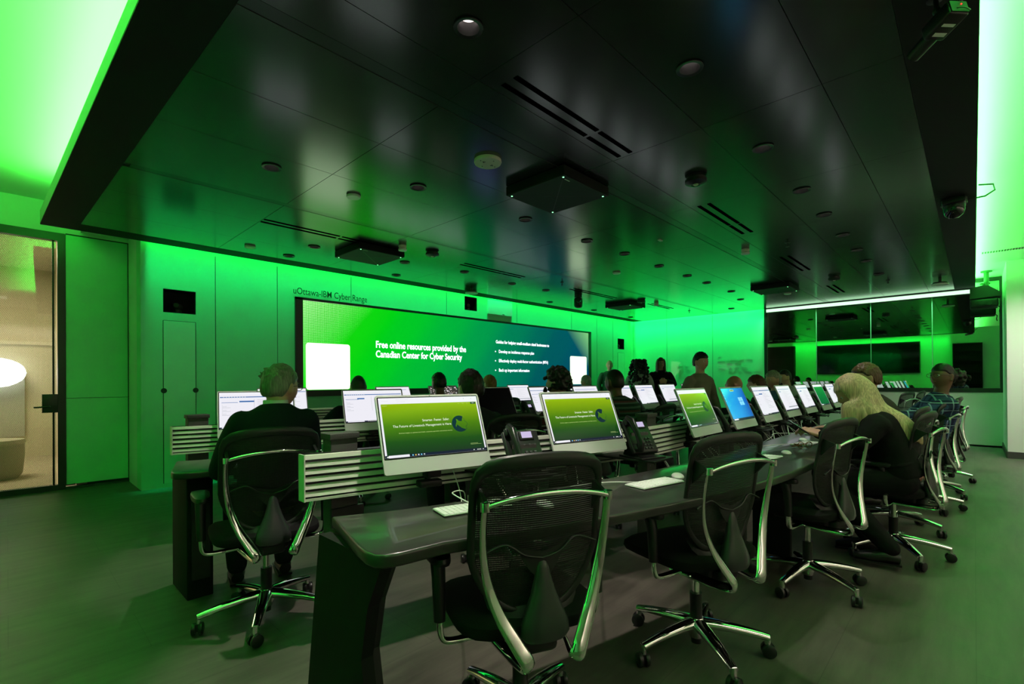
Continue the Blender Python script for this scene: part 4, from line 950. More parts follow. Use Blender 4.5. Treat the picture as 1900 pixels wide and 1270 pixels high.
def make_chair(label,group):
    t=thing('task_chair',label,'chair',(0,0,0),0,group)
    OL=outline()
    # polished star base
    b=MB(); b.lathe([(.0001,.062),(.03,.062),(.034,.075),(.040,.10),(.040,.135),(.030,.15),(.0001,.15)],M_chrome,n=28); b.cyl((0,0,.035),(0,0,.07),.022,M_black,n=20); hub=b.build('base_hub',t)
    for k in range(5):
        M=Matrix.Rotation(R_(90+72*k+18),4,'Z')
        b=MB(); P=[];W=[];F=[]
        for i in range(13):
            s=i/12; r=.030+.272*s; z=.125-.026*s*s-.014*s; P.append((r,0,z)); W.append(.034-.014*s); F.append(.72)
        b.tube(P,W,M_chrome,14,flat=F,M=M,up=(0,0,1)); b.cyl((.298,0,.055),(.298,0,.095),.013,M_chrome,n=14,M=M); b.build('base_leg',t)
        b=MB(); cx_=.302
        Q=Matrix.Rotation(R_(90+72*k+18),4,'Z')@Matrix.Translation((cx_,0,0))@Matrix.Rotation(R_(50*k+25),4,'Z')
        for s in (-1,1):
            b.lathe([(.0001,s*.026),(.022,s*.026),(.029,s*.022),(.030,s*.014),(.028,s*.007),(.0001,s*.007)],M_rubber,c=(0,0,0),n=24,M=Q@Matrix.Translation((.0,0,.030)),axis='Y')
        b.box((0,0,.038),(.03,.016,.035),M_black,M=Q); b.build('caster',t)
    b=MB(); b.cyl((0,0,.14),(0,0,.26),.027,M_black,n=20); b.cyl((0,0,.26),(0,0,.40),.016,M_chrome,n=20); b.build('gas_column',t)
    b=MB(); b.bevbox((0,.01,.405),(.17,.30,.05),.018,M_black); b.bevbox((0,-.12,.40),(.12,.12,.06),.02,M_black); b.tube([(.05,.05,.40),(.22,.06,.40),(.27,.05,.405)],.006,M_black,8); b.build('tilt_mechanism',t)
    # seat
    b=MB(); n=40; vs=[];fs=[]
    prof=[(.80,.432),(.97,.438),(1.0,.455),(.985,.475),(.9,.488),(.6,.493),(.25,.488),(.02,.486)]
    for k,z in prof:
        for i in range(n):
            a=2*PI*i/n; c,s=math.cos(a),math.sin(a); q=(abs(c)**4+abs(s)**4)**(-.25)
            x=c*q*.25*k; y=s*q*.235*k+.045; vs.append((x,y,z-.035*max(0,(y-.18))/.1*.6))
    for r in range(len(prof)-1):
        for i in range(n): fs.append((r*n+i,r*n+(i+1)%n,(r+1)*n+(i+1)%n,(r+1)*n+i))
    fs.append(tuple(range(n))[::-1]); fs.append(tuple((len(prof)-1)*n+i for i in range(n))); b.add(vs,fs,M_seat,True); b.build('seat',t)
    # mesh back
    b=MB(); vs=[];fs=[]; R=9
    for k in range(R+1):
        for u,v in OL: q=k/R; vs.append(back_pt(u*q,.5+(v-.5)*q))
    m=len(OL)
    for k in range(R):
        for i in range(m): fs.append((k*m+i,k*m+(i+1)%m,(k+1)*m+(i+1)%m,(k+1)*m+i))
    b.add(vs,fs,M_mesh,True); b.build('back_mesh',t)
    b=MB(); P=[back_pt(u,v) for u,v in OL]; rr=[.0125+.010*max(0,v-.85)/.15 for u,v in OL]
    b.tube(P,rr,M_frame,10,flat=.62,closed=True,up=(0,1,0)); b.build('back_frame',t)
    # grey lumbar wing and cone
    b=MB(); 
    for s in (-1,1): b.tube(smooth_path([(0,-.188,.675),(s*.06,-.188,.69),(s*.12,-.18,.725),(s*.195,-.175,.70)]),[.006]*25,M_frame,8,flat=.6)
    vs=[]; fs=[]
    for i in range(13):
        u=-1+2*i/12
        for j in range(4): q=j/3; vs.append((u*.105*(1-.25*q),-.192+.01*abs(u),.715-.02*(1-u*u)-q*(.085-.06*u*u)+.012*abs(u)))
    for i in range(12):
        for j in range(3): fs.append((i*4+j,i*4+j+1,(i+1)*4+j+1,(i+1)*4+j))
    b.add(vs,fs,M_frame,True); b.build('lumbar_support',t)
    b=MB(); vs=[];fs=[]; n=20; K=[(.668,.006,.008),(.662,.015,.014),(.645,.021,.018),(.61,.029,.024),(.565,.043,.032),(.52,.063,.040),(.482,.079,.046),(.452,.081,.045),(.436,.068,.036),(.43,.04,.02)]
    for z,rx,ry in K:
        for i in range(n): a=2*PI*i/n; vs.append((rx*math.cos(a),-.185-.02*(.66-z)/.2+ry*math.sin(a)*.8,z))
    for r in range(len(K)-1):
        for i in range(n): fs.append((r*n+i,r*n+(i+1)%n,(r+1)*n+(i+1)%n,(r+1)*n+i))
    fs.append(tuple(range(n))); fs.append(tuple((len(K)-1)*n+i for i in range(n))); b.add(vs,fs,M_cone,True); b.build('back_cone',t)
    b=MB(); vs=[];fs=[]   # bowl below the back
    for j,(z,hw,y) in enumerate(((.545,.165,-.135),(.50,.155,-.165),(.462,.12,-.19),(.435,.07,-.185))):
        for i in range(15): u=-1+2*i/14; vs.append((u*hw,y+.05*u*u,z+.012*u*u))
    for j in range(3):
        for i in range(14): fs.append((j*15+i,j*15+i+1,(j+1)*15+i+1,(j+1)*15+i))
    b.add(vs,fs,M_frame,True); b.tube([(0,-.18,.44),(0,-.12,.41)],.05,M_frame,10,flat=.5); b.build('back_carrier',t)
    # polished back rails
    for s in (-1,1):
        P=smooth_path([(s*.201,-.238,.868),(s*.203,-.226,.80),(s*.198,-.212,.71),(s*.182,-.208,.62),(s*.150,-.222,.53),(s*.110,-.246,.455),(s*.082,-.262,.405),(s*.078,-.245,.383),(s*.095,-.17,.380),(s*.12,-.06,.388),(s*.135,.02,.392)],5)
        n=len(P); W=[.0115+.0125*math.sin(min(1,i/(n*.62))*PI*.5)**2 if i<n*.62 else .024-.010*(i/n-.62)/.38 for i in range(n)]
        b=MB(); b.tube(P,W,M_chrome,12,flat=.42,up=(s*.45,.9,.25)); b.build('back_rail',t)
    b=MB(); P=[]
    for i in range(25): u=-1+2*i/24; P.append((u*.208,-.243-.022*(1-u*u),.862+.030*(1-u*u)-.004*abs(u)**6))
    b.tube(P,[.010+.003*(1-abs(-1+2*i/24)) for i in range(25)],M_chrome,12,flat=.8); 
    for s in (-1,1): b.cyl((s*.202,-.243,.850),(s*.202,-.243,.876),.014,M_chrome,n=14)
    b.build('cross_bar',t)
    for s in (-1,1):
        b=MB(); b.prism([(-.235,.872),(-.165,.90),(-.160,.80),(-.205,.85)],s*.196-.006,s*.196+.006,M_frame,plane='YZ'); b.build('bracket',t)
    # arms
    for s in (-1,1):
        b=MB(); b.tube(smooth_path([(s*.10,-.02,.392),(s*.20,-.03,.390),(s*.262,-.03,.392),(s*.283,-.03,.415),(s*.287,-.03,.47)],6),.0135,M_chrome,12,flat=.8); b.build('arm_bracket',t)
        b=MB(); b.tube([(s*.287,-.03,.46),(s*.289,-.025,.60),(s*.288,-.01,.64)],[.019,.022,.024],M_black,14); b.build('arm_post',t)
        b=MB(); vs=[];fs=[];n=24
        for k,z in ((.75,.640),(.97,.645),(1,.655),(.96,.667),(.8,.672),(.02,.673)):
            for i in range(n):
                a=2*PI*i/n; c,sn=math.cos(a),math.sin(a); q=(abs(c)**3+abs(sn)**3)**(-1/3)
                vs.append((s*.283+c*q*.040*k*(1+.18*sn),.045+sn*q*.125*k,z))
        for r in range(5):
            for i in range(n): fs.append((r*n+i,r*n+(i+1)%n,(r+1)*n+(i+1)%n,(r+1)*n+i))
        fs.append(tuple(range(n))[::-1]); fs.append(tuple(5*n+i for i in range(n))); b.add(vs,fs,M_black,True); b.build('arm_pad',t)
    return t
ch=[(1.219,1.136,-25,'task chair with chrome back frame nearest the camera, centre bottom'),
(2.15,.915,-17.8,'second task chair from the camera, pushed under the front desk, its whole chrome base showing'),
(3.283,.72,-11.8,'empty task chair just left in front of the blonde woman'),
(4.25,.41,-9,'task chair the blonde woman is sitting on'),
(4.98,.48,-6,'task chair of the brown-haired person behind the blonde woman'),
(5.98,.37,-9,'task chair of the person in the blue plaid shirt'),
(6.75,.34,4,'task chair behind the plaid shirt, second from the right end of the front row'),
(7.75,.32,-6,'task chair at the far right end of the row along the front desk'),
(.93,2.67,-10,'task chair of the man in the dark suit'),
(2.42,2.42,-12,'task chair of the dark-haired person behind the nearest monitor'),
(3.45,2.42,-8,'task chair of the curly-haired person in red plaid'),
(4.22,2.25,0,'task chair of the person in the striped shirt'),
(6.60,2.08,0,'task chair of the bald person behind the blue screen'),
(7.25,2.07,3,'task chair of the reddish-brown haired person in the middle row'),
(7.95,2.06,5,'task chair of the grey-haired man in the blue shirt'),
(9.0,2.08,5,'task chair of the dark-haired man in the white collar'),
(10.2,.95,-20,'empty black chair by the wall under the dark window, leftmost of three'),
(11.15,.85,-10,'empty black chair by the wall under the dark window, middle of three'),
(9.3,.62,-10,'empty chair with a chrome bar in front of the two by the window wall'),
(2.50,4.60,-5,'task chair of the person in navy at the far desk'),
(3.72,4.62,0,'task chair of the left dark head against the green slide'),
(4.58,4.62,0,'task chair of the ginger-haired person'),
(6.28,4.45,0,'task chair of the grey-haired person at the far desk'),
(7.2,4.75,0,'task chair of the person in the cap')]
c0=make_chair(ch[0][3],'mesh-back task chairs'); c0.location=(ch[0][0],ch[0][1],0); c0.rotation_euler=(0,0,R_(ch[0][2]))
for i,(x,y,a,l) in enumerate(ch[1:]):
    c=dup(c0,(x,y,0),R_(a),l)
    turn={0:-4,2:-31,3:13,4:-29,5:-16,6:20,9:30,10:10}.get(i,0)   # the star bases stand at their own angles
    for k in kids(c):
        if k.name.split('.')[0] in ('base_hub','base_leg','caster') and turn: k.rotation_euler=(0,0,R_(turn))
# ================================================================ PEOPLE
def voxel(b,size,mats,smooth=6,name='body'):
    """fuse the overlapping pieces of b into one continuous skin"""
    me=b.mesh('tmp'); o=bpy.data.objects.new('tmp',me); C.objects.link(o)
    md=o.modifiers.new('r','REMESH'); md.mode='VOXEL'; md.voxel_size=size; md.use_smooth_shade=True
    if smooth:
        sm=o.modifiers.new('s','SMOOTH'); sm.factor=.5; sm.iterations=smooth
    dg=bpy.context.evaluated_depsgraph_get(); dg.update()
    nm=bpy.data.meshes.new_from_object(o.evaluated_get(dg)); nm.name=name
    bpy.data.objects.remove(o); bpy.data.meshes.remove(me)
    nm.materials.clear()
    for m in mats: nm.materials.append(m)
    return nm
def limb(b,P,R,m):
    """tapered limb through joints with rounded joints"""
    P=[Vector(p) for p in P]
    for i in range(len(P)-1):
        d=P[i+1]-P[i]; n=6
        b.tube([P[i]+d*k/n for k in range(n+1)],[R[i]+(R[i+1]-R[i])*k/n+.006*math.sin(PI*k/n)*(1 if i==0 else .6)*(R[i]/.05) for k in range(n+1)],m,14)
    for p,r in zip(P,R): b.ball(p,r*1.0,m,n=2)
def gs(d,c,s): return math.exp(-((d.x-c[0])**2+(d.y-c[1])**2+(d.z-c[2])**2)/(2*s*s))
def head_k(d):
    k=1.0
    k+=.17*gs(d,(0,1,-.10),.11)+.10*gs(d,(0,1,-.02),.08)      # nose
    k+=.035*gs(d,(0,.95,.25),.28)                              # brow
    for s in (-1,1):
        k-=.07*gs(d,(s*.36,.92,.04),.13); k+=.03*gs(d,(s*.5,.8,-.18),.16)
    k+=.05*gs(d,(0,.93,-.40),.10)-.03*gs(d,(0,.93,-.46),.04)+.03*gs(d,(0,.9,-.52),.07)
    k+=.05*gs(d,(0,.75,-.78),.2)
    if d.z<-.25: k-=.10*min(1,(-.25-d.z)/.5)*abs(d.x)**.7
    if d.z<-.3 and d.y<.2: k-=.16*min(1,(-.3-d.z)/.6)*min(1,(.2-d.y)/.6)
    if d.y<0: k+=.05*gs(d,(0,-1,.2),.6)
    return k
HR=(.076,.098,.118)
def add_head(b,M,m,s=1):
    b.ball((0,0,0),tuple(a*s for a in HR),m,M=M,n=4,fn=head_k)
    for q in (-1,1):
        b.ball((q*.077*s,-.006*s,-.005*s),(.010*s,.020*s,.034*s),m,M=M,n=2,rot=(0,q*.15,q*.3))
        b.ball((q*.080*s,-.006*s,-.03*s),(.008*s,.012*s,.014*s),m,M=M,n=2)
def hand_pieces(b,wrist,palm_dir,palm_n,m,curl=.5,side=1,s=1,fingers_curl=None):
    """palm with five separate fingers; palm_dir towards fingers, palm_n out of the back of the hand"""
    d=Vector(palm_dir).normalized(); n=Vector(palm_n); n=(n-d*n.dot(d)).normalized(); w_=d.cross(n)*side
    p0=Vector(wrist)
    for k in range(5):
        t=k/4; b.ball(p0+d*(.015+.07*t)*s+w_*0,(.030*s+.012*s*t,.030*s+.012*s*t,.017*s),m,M=None,n=2) if False else None
    for i,off in enumerate((-.030,-.010,.010,.030)):
        a=p0+w_*off*.6*s; c=p0+d*.085*s+w_*off*s
        b.tube([a,(a+c)/2,c],[.016*s,.0145*s,.012*s],m,10); b.ball(c,.0125*s,m,n=2)
    L=[.072,.080,.074,.058]
    for i,off in enumerate((-.030,-.010,.010,.030)):
        base=p0+d*.085*s+w_*off*s; cu=(fingers_curl[i] if fingers_curl else curl)
        p=base; a=0; pts=[p]
        for j,f in enumerate((.45,.32,.23)):
            a+=cu*(.75 if j==0 else 1.0)
            p=p+(d*math.cos(a)-n*math.sin(a))*L[i]*f*s+w_*off*.08*s; pts.append(p)
        b.tube(pts,[.0095*s,.0088*s,.0078*s,.0062*s],m,10); 
        for q,r in zip(pts,(.0098,.0090,.0080,.0066)): b.ball(q,r*s,m,n=2)
    tb=p0+d*.025*s-w_*.030*s
    pts=[tb,tb+(d*.6-w_*.75-n*.25).normalized()*.040*s]; pts.append(pts[-1]+(d*.85-w_*.3-n*.45).normalized()*.032*s); pts.append(pts[-1]+(d*.9-w_*.05-n*.5).normalized()*.022*s)
    b.tube(pts,[.015*s,.0115*s,.0098*s,.0075*s],m,10)
    for q,r in zip(pts,(.0155,.0118,.0100,.008)): b.ball(q,r*s,m,n=2)
def torso(b,P0,P1,m,W=1,D=1,fat=0,neck=True,up0=0,grow=0):
    """P0 pelvis centre, P1 base of neck; elliptical rings along the spine"""
    P0,P1=Vector(P0),Vector(P1); ax=(P1-P0).normalized(); side=Vector((1,0,0)); fw=side.cross(ax)*-1
    rings=[(-.10,.12,.10),(-.04,.165,.125),(.10,.168,.125),(.32,.150+fat*.03,.112+fat*.05),(.55,.165+fat*.02,.115+fat*.03),(.74,.185,.118),(.84,.19,.110),(.90,.170,.098),(.95,.130,.085),(.99,.092,.072),(1.03,.062,.06)]
    L=(P1-P0).length; vs=[];n=28;fs=[]
    for t,rx,ry in rings:
        bow=-.025*math.sin(max(0,min(1,t))*PI)
        c=P0+ax*(L*t)+fw*(-bow if False else bow)
        for i in range(n):
            a=2*PI*i/n; vs.append(c+side*math.cos(a)*(rx+grow)*W+fw*math.sin(a)*(ry+grow)*D)
    for r in range(len(rings)-1):
        for i in range(n): fs.append((r*n+i,r*n+(i+1)%n,(r+1)*n+(i+1)%n,(r+1)*n+i))
    fs.append(tuple(range(n))[::-1]); fs.append(tuple((len(rings)-1)*n+i for i in range(n))); b.add(vs,fs,m,True)
def hair_shell(kind,seed=0):
    """returns function(direction)-> radius factor over the skull, None where there is no hair"""
    def short(d):
        front=d.y>.15
        line=.30 if d.y>.45 else (.05 if d.y>-.1 else -.55)
        if .15<d.y<=.45: line=.05+.25*(d.y-.15)/.3
        if -.45<d.y<=-.1: line=.05-.6*(-.1-d.y)/.35
        t=max(0,min(1,(d.z-line)/.14)); nz=noise.noise(d*6+Vector((seed,0,0)))*.03+noise.noise(d*15+Vector((seed,3,0)))*.02
        return t,nz
    return short
def add_hair(b,M,m,kind,seed=0,s=1):
    f=hair_shell(kind,seed)
    amp={'short':(.155,1),'thick':(.22,1.7),'curly':(.33,2.4),'cropped':(.125,.25),'bun':(.155,1)}.get(kind,(.155,1))
    def g(d):
        k=head_k(d) if kind!='curly' else 1; q,nz=f(d)
        n2=0
        if kind in('curly','thick'): n2=(noise.noise(d*9+Vector((seed,1,2)))*.10+noise.noise(d*20)*.05)*(1 if kind=='curly' else .35)
        return k*(.91+q*amp[0]+q*nz*amp[1]+(n2*q if q>.3 else 0))
    b.ball((0,0,0),tuple(a*s for a in HR),m,M=M,n=5,fn=g)
def strands(b,roots,m,r=.0022):
    for P in roots: b.tube(smooth_path(P,5),[r]*200 if False else r,m,5)
def cloth_mat(name,col,rough=.85,stripes=None):
    if name in MATS: return MATS[name]
    m=mat(name,col,rough,spec=.2)
    nt=m.node_tree; N=nt.nodes; L=nt.links; b=N['Principled BSDF']
    tc=N.new('ShaderNodeTexCoord')
    if stripes:
        sx=N.new('ShaderNodeSeparateXYZ'); L.new(tc.outputs['Object'],sx.inputs[0]); last=None
        base=N.new('ShaderNodeRGB'); base.outputs[0].default_value=(*col,1); cur=base.outputs[0]
        for axis,per,wid,c in stripes:
            a=N.new('ShaderNodeMath'); a.operation='MULTIPLY'; a.inputs[1].default_value=2*PI/per; L.new(sx.outputs[axis],a.inputs[0])
            s_=N.new('ShaderNodeMath'); s_.operation='SINE'; L.new(a.outputs[0],s_.inputs[0])
            g=N.new('ShaderNodeMath'); g.operation='GREATER_THAN'; g.inputs[1].default_value=wid; L.new(s_.outputs[0],g.inputs[0])
            k=N.new('ShaderNodeMath'); k.operation='MULTIPLY'; k.inputs[1].default_value=.75; L.new(g.outputs[0],k.inputs[0])
            mx=N.new('ShaderNodeMix'); mx.data_type='RGBA'; L.new(k.outputs[0],mx.inputs[0]); L.new(cur,mx.inputs[6]); mx.inputs[7].default_value=(*c,1); cur=mx.outputs[2]
        L.new(cur,b.inputs['Base Color'])
    no=N.new('ShaderNodeTexNoise'); no.inputs['Scale'].default_value=18; L.new(tc.outputs['Object'],no.inputs['Vector'])
    bu=N.new('ShaderNodeBump'); bu.inputs['Strength'].default_value=.4; bu.inputs['Distance'].default_value=.012; L.new(no.outputs['Fac'],bu.inputs['Height']); L.new(bu.outputs[0],b.inputs['Normal'])
    return m
def hair_mat(name,col):
    if name in MATS: return MATS[name]
    m=mat(name,col,.45,spec=.4); nt=m.node_tree; N=nt.nodes; L=nt.links; b=N['Principled BSDF']
    tc=N.new('ShaderNodeTexCoord'); mp=N.new('ShaderNodeMapping'); mp.inputs['Scale'].default_value=(90,90,7); L.new(tc.outputs['Object'],mp.inputs[0])
    no=N.new('ShaderNodeTexNoise'); no.inputs['Scale'].default_value=1.5; no.inputs['Detail'].default_value=4; L.new(mp.outputs[0],no.inputs['Vector'])
    cr=N.new('ShaderNodeValToRGB'); cr.color_ramp.elements[0].position=.35; cr.color_ramp.elements[1].position=.68
    cr.color_ramp.elements[0].color=(*[c*.6 for c in col],1); cr.color_ramp.elements[1].color=(*[min(1,c*1.2) for c in col],1); L.new(no.outputs['Fac'],cr.inputs[0]); L.new(cr.outputs[0],b.inputs['Base Color'])
    bu=N.new('ShaderNodeBump'); bu.inputs['Strength'].default_value=.6; bu.inputs['Distance'].default_value=.004; L.new(no.outputs['Fac'],bu.inputs['Height']); L.new(bu.outputs[0],b.inputs['Normal'])
    return m
M_eye=mat('eye_white',(.6,.58,.55),.2); M_iris=mat('eye_dark',(.02,.015,.01),.1); M_shoe=mat('shoe_black',(.01,.01,.01),.4); M_lip=mat('lips',(.35,.12,.10),.5)
def person(label,loc,rz,pose='sit',skin=None,vox=.009,headpos=None,look=(0,0),hair='short',hcol=(.02,.015,.01),top=((.02,.03,.05),None),pants=(.015,.016,.02),
           hands=None,neckpos=None,fat=0,W=1,glasses=False,sleeve='long',collar=None,eyes=False,tname='jacket',pelvis=None,elbows=None,knees=None,ankles=None,fc=None,palm=None,long_hair=None,headless_hair=False,hs=1,belt=None):
    skin=skin or M_skin
    t=thing('person',label,'person',loc,rz)
    sit=pose=='sit'
    pv=Vector(pelvis or ((0,0,.565) if sit else (0,0,.93)))
    nk=Vector(neckpos or ((0,.03,1.06) if sit else (0,.0,1.44)))
    hp=Vector(headpos or (nk+Vector((0,.035,.165))))
    MH=Matrix.Translation(hp)@Matrix.Rotation(look[0],4,'Z')@Matrix.Rotation(look[1],4,'X')
    ax=(nk-pv).normalized()
    sh=[nk+Vector((s*.175*W,-.01,0))-ax*.085 for s in(-1,1)]
    if sit:
        el=elbows or [(-.27*W,.10,.78),(.27*W,.10,.78)]; hd=hands or [(-.17,.37,.785),(.17,.37,.785)]
        kn=knees or [(-.13,.46,.53),(.13,.46,.53)]; an=ankles or [(-.13,.42,.10),(.13,.42,.10)]
    else:
        el=elbows or [(-.25*W,-.02,1.13),(.25*W,-.02,1.13)]; hd=hands or [(-.24,.06,.88),(.24,.06,.88)]
        kn=knees or [(-.10,.01,.50),(.10,.01,.50)]; an=ankles or [(-.11,-.02,.09),(.11,-.02,.09)]
    el=[Vector(e) for e in el]; hd=[Vector(h) for h in hd]; kn=[Vector(k) for k in kn]; an=[Vector(a) for a in an]
    pd=[]
    for i in range(2):
        d=(hd[i]-el[i]).normalized(); pd.append(d)
    b=MB()
    torso(b,pv,nk,skin,W,1,fat)
    b.tube([nk-ax*.05,nk+(hp-nk)*.35,hp-Vector((0,.02,.05))],[.062,.055,.054],skin,16)
    add_head(b,MH,skin,hs)
    for i,s in enumerate((-1,1)):
        limb(b,[sh[i],el[i],hd[i]],[.050,.040,.027],skin)
        pn=palm[i] if palm else (0,0,1)
        hand_pieces(b,hd[i],pd[i] if not palm or len(palm)<4 else palm[2+i],pn,skin,.35,side=s,fingers_curl=fc)
        hip=pv+Vector((s*.09,0,-.01)); limb(b,[hip,kn[i],an[i]],[.082,.056,.040],skin)
        b.tube([an[i]+Vector((0,-.03,-.045)),an[i]+Vector((0,.08,-.05)),an[i]+Vector((0,.17,-.065))],[.036,.04,.028],skin,12,flat=.7)
    me=voxel(b,vox,[skin],5,'body'); o=bpy.data.objects.new('body',me); C.objects.link(o); o.parent=t
    # clothes : shell over trunk and arms
    tm=top if not isinstance(top,tuple) else cloth_mat('cloth_%02d'%len(MATS),top[0],.85,top[1])
    b=MB(); torso(b,pv+ax*.02,nk,tm,W,1,fat,grow=.018)
    for i in range(2):
        e=hd[i]-(hd[i]-el[i]).normalized()*.02 if sleeve=='long' else el[i]+(hd[i]-el[i])*.35
        limb(b,[sh[i]+Vector((0,0,.004)),el[i],e],[.068,.056,.044],tm)
        b.ball(sh[i]-Vector((0,0,.01)),(.075,.085,.07),tm,n=2)
    o=bpy.data.objects.new(tname,voxel(b,max(vox,.010),[tm],12,tname)); C.objects.link(o); o.parent=t
    if collar:
        b=MB(); cm=mat('collar_%02d'%len(MATS),collar,.7); c=nk+(hp-nk)*.04
        b.lathe([(.066,-.02),(.064,.03),(.060,.032),(.060,-.02)],cm,c=c,n=24,capends=False); b.build('collar',t)
    pm=cloth_mat('trousers_%.3f'%pants[0],pants)
    b=MB(); torso(b,pv-ax*.0,pv+ax*.13,pm,W,1,fat,grow=.006)
    for i,s in enumerate((-1,1)):
        hip=pv+Vector((s*.09,0,-.01)); limb(b,[hip,kn[i],an[i]+Vector((0,0,.01))],[.098,.074,.056],pm)
    o=bpy.data.objects.new('trousers',voxel(b,.013,[pm],3,'trousers')); C.objects.link(o); o.parent=t
    for i in range(2):
        b=MB(); a=an[i]; b.tube([a+Vector((0,-.05,-.05)),a+Vector((0,.02,-.04)),a+Vector((0,.10,-.055)),a+Vector((0,.19,-.066))],[.034,.046,.045,.026],M_shoe,14,flat=[.95,.95,.8,.75]); b.box(a+Vector((0,.07,-.092+.006)),(.08,.25,.012),M_shoe); b.build('shoe',t)
    # face
    for s in (-1,1):
        b=MB(); b.ball((s*.031*hs,.078*hs,.006*hs),.0125*hs,M_eye,M=MH,n=2); b.ball((s*.031*hs,.0865*hs,.006*hs),(.006*hs,.0055*hs,.006*hs),M_iris,M=MH,n=2); b.build('eye',t)
        if eyes:
            b=MB(); b.tube([MH@Vector((s*x_*hs,y_*hs,z_*hs)) for x_,y_,z_ in ((.014,.0965,.026),(.030,.0955,.031),(.048,.085,.026))],[.003,.004,.002],hair_mat('hair_%.3f_%.3f'%hcol[:2],hcol),6,flat=.6); b.build('eyebrow',t)
    if eyes: b=MB(); b.tube([MH@Vector((x_*hs,y_*hs,z_*hs)) for x_,y_,z_ in ((-.024,.092,-.050),(0,.103,-.048),(.024,.092,-.050))],[.002,.005,.002],M_lip,8,flat=.8); b.build('lips',t)
    if hair!='none':
        hm=hair_mat('hair_%.3f_%.3f'%hcol[:2],hcol); b=MB(); add_hair(b,MH,hm,hair,seed=len(MATS)*1.3,s=hs)
        if long_hair:
            o=bpy.data.objects.new('hair',voxel(long_hair(b,MH,hm,hp,nk),.007,[hm],2,'hair')); C.objects.link(o); o.parent=t
        else: b.build('hair',t)
    if glasses:
        gm=mat('spectacle_frame',(.01,.01,.01),.3); b=MB()
        for s in (-1,1):
            b.tube([MH@Vector(((s*.033+.022*math.cos(a))*hs,.104*hs,(.004+.017*math.sin(a))*hs)) for a in [2*PI*k/18 for k in range(18)]],.0018,gm,6,closed=True)
            b.tube([MH@Vector((s*.055*hs,.103*hs,.012*hs)),MH@Vector((s*.080*hs,.05*hs,.012*hs)),MH@Vector((s*.083*hs,-.01*hs,.004*hs))],.0018,gm,6)
        b.tube([MH@Vector((-.011*hs,.106*hs,.008*hs)),MH@Vector((.011*hs,.106*hs,.008*hs))],.0018,gm,6); b.build('glasses',t)
    return t
# --- man in the dark suit (row 2, back to the camera, head turned right)
def wild(b,MH,hm,hp,nk):
    rn=random.Random(4)
    for k in range(60):
        a=rn.uniform(-.4,PI+.4); d=Vector((rn.uniform(-.8,.8),rn.uniform(-.9,.35),rn.uniform(.3,.95))).normalized()
        p=Vector((d.x*HR[0],d.y*HR[1],d.z*HR[2]))*1.10; e=p+Vector((d.x*.02-.006,d.y*.02-.01,.014)); b.tube([MH@p,MH@e],[.009,.004],hm,6)
    return b
person('grey-haired man in a dark suit seen from behind, nearest person',(1.00,2.80,0),R_(-12),hair='thick',hcol=(.20,.19,.15),top=((.008,.012,.018),None),pelvis=(0,-.02,.56),neckpos=(.03,.03,1.085),headpos=(.065,.085,1.19),elbows=[(-.235,.12,.74),(.235,.12,.74)],look=(R_(-52),R_(-4)),collar=(.6,.6,.6),glasses=True,eyes=True,W=.93,fat=.5,vox=.007,long_hair=wild,hs=1.04)
person('person in navy with cropped hair, in front of the left white slide card',(2.50,4.62,0),R_(-15),hair='cropped',hcol=(.03,.028,.022),skin=M_skin,top=((.008,.012,.03),None),pelvis=(0,-.04,.56),neckpos=(.02,-.02,1.0),W=1.1)
person('left one of two dark heads in front of the green slide, at the far desk',(3.67,4.68,0),0,hair='thick',hcol=(.01,.009,.007),skin=M_skind,top=((.02,.02,.025),None),pelvis=(0,0,.56),neckpos=(0,.05,1.035),W=.95)
person('broad dark-haired head directly above the nearest monitor, middle desk',(2.40,2.62,0),R_(-8),hair='thick',hcol=(.018,.009,.007),skin=M_skin,top=((.02,.02,.025),None),pelvis=(0,-.02,.56),neckpos=(0,.10,1.0),hs=1.12)
person('ginger-haired person above the black screen, at the far desk',(4.57,4.72,0),0,hair='thick',hcol=(.32,.13,.04),top=((.06,.07,.06),None),pelvis=(0,0,.56),neckpos=(0,.05,1.01))
def curls(b,MH,hm,hp,nk,n=90,R=1.25,drop=.0,seed=2,rad=.02):
    rn=random.Random(seed)
    for k in range(n):
        d=Vector((rn.uniform(-1,1),rn.uniform(-1,.35),rn.uniform(-.35,1))).normalized()
        b.ball(MH@Vector((d.x*HR[0]*R,d.y*HR[1]*R,d.z*HR[2]*R)),rad*rn.uniform(.8,1.3),hm,n=1)
    return b
person('person with dark curly hair and red plaid shirt, left of the second monitor',(3.42,2.62,0),R_(15),hair='curly',hcol=(.008,.007,.006),skin=M_skin,top=((.10,.02,.018),[('Z',.075,.3,(.01,.035,.02)),('X',.08,.35,(.01,.035,.03)),('Z',.075,.93,(.45,.5,.4))]),pelvis=(0,-.08,.56),neckpos=(.02,.05,1.03),hands=[(-.30,.42,.80),(.17,.37,.80)],elbows=[(-.36,.12,.84),(.27,.10,.82)],long_hair=lambda *a:curls(*a,n=120,R=1.28))
person('grey-haired head behind the curly-haired person, at the far desk',(6.22,4.68,0),0,hair='short',hcol=(.16,.15,.12),top=((.05,.06,.06),None),pelvis=(0,0,.56),neckpos=(0,.05,1.05))
person('person in a pale cap at the far desk below the right end of the screen',(7.15,4.95,0),0,hair='short',hcol=(.35,.35,.3),top=((.04,.05,.05),None),pelvis=(0,0,.56),neckpos=(0,.03,1.03))
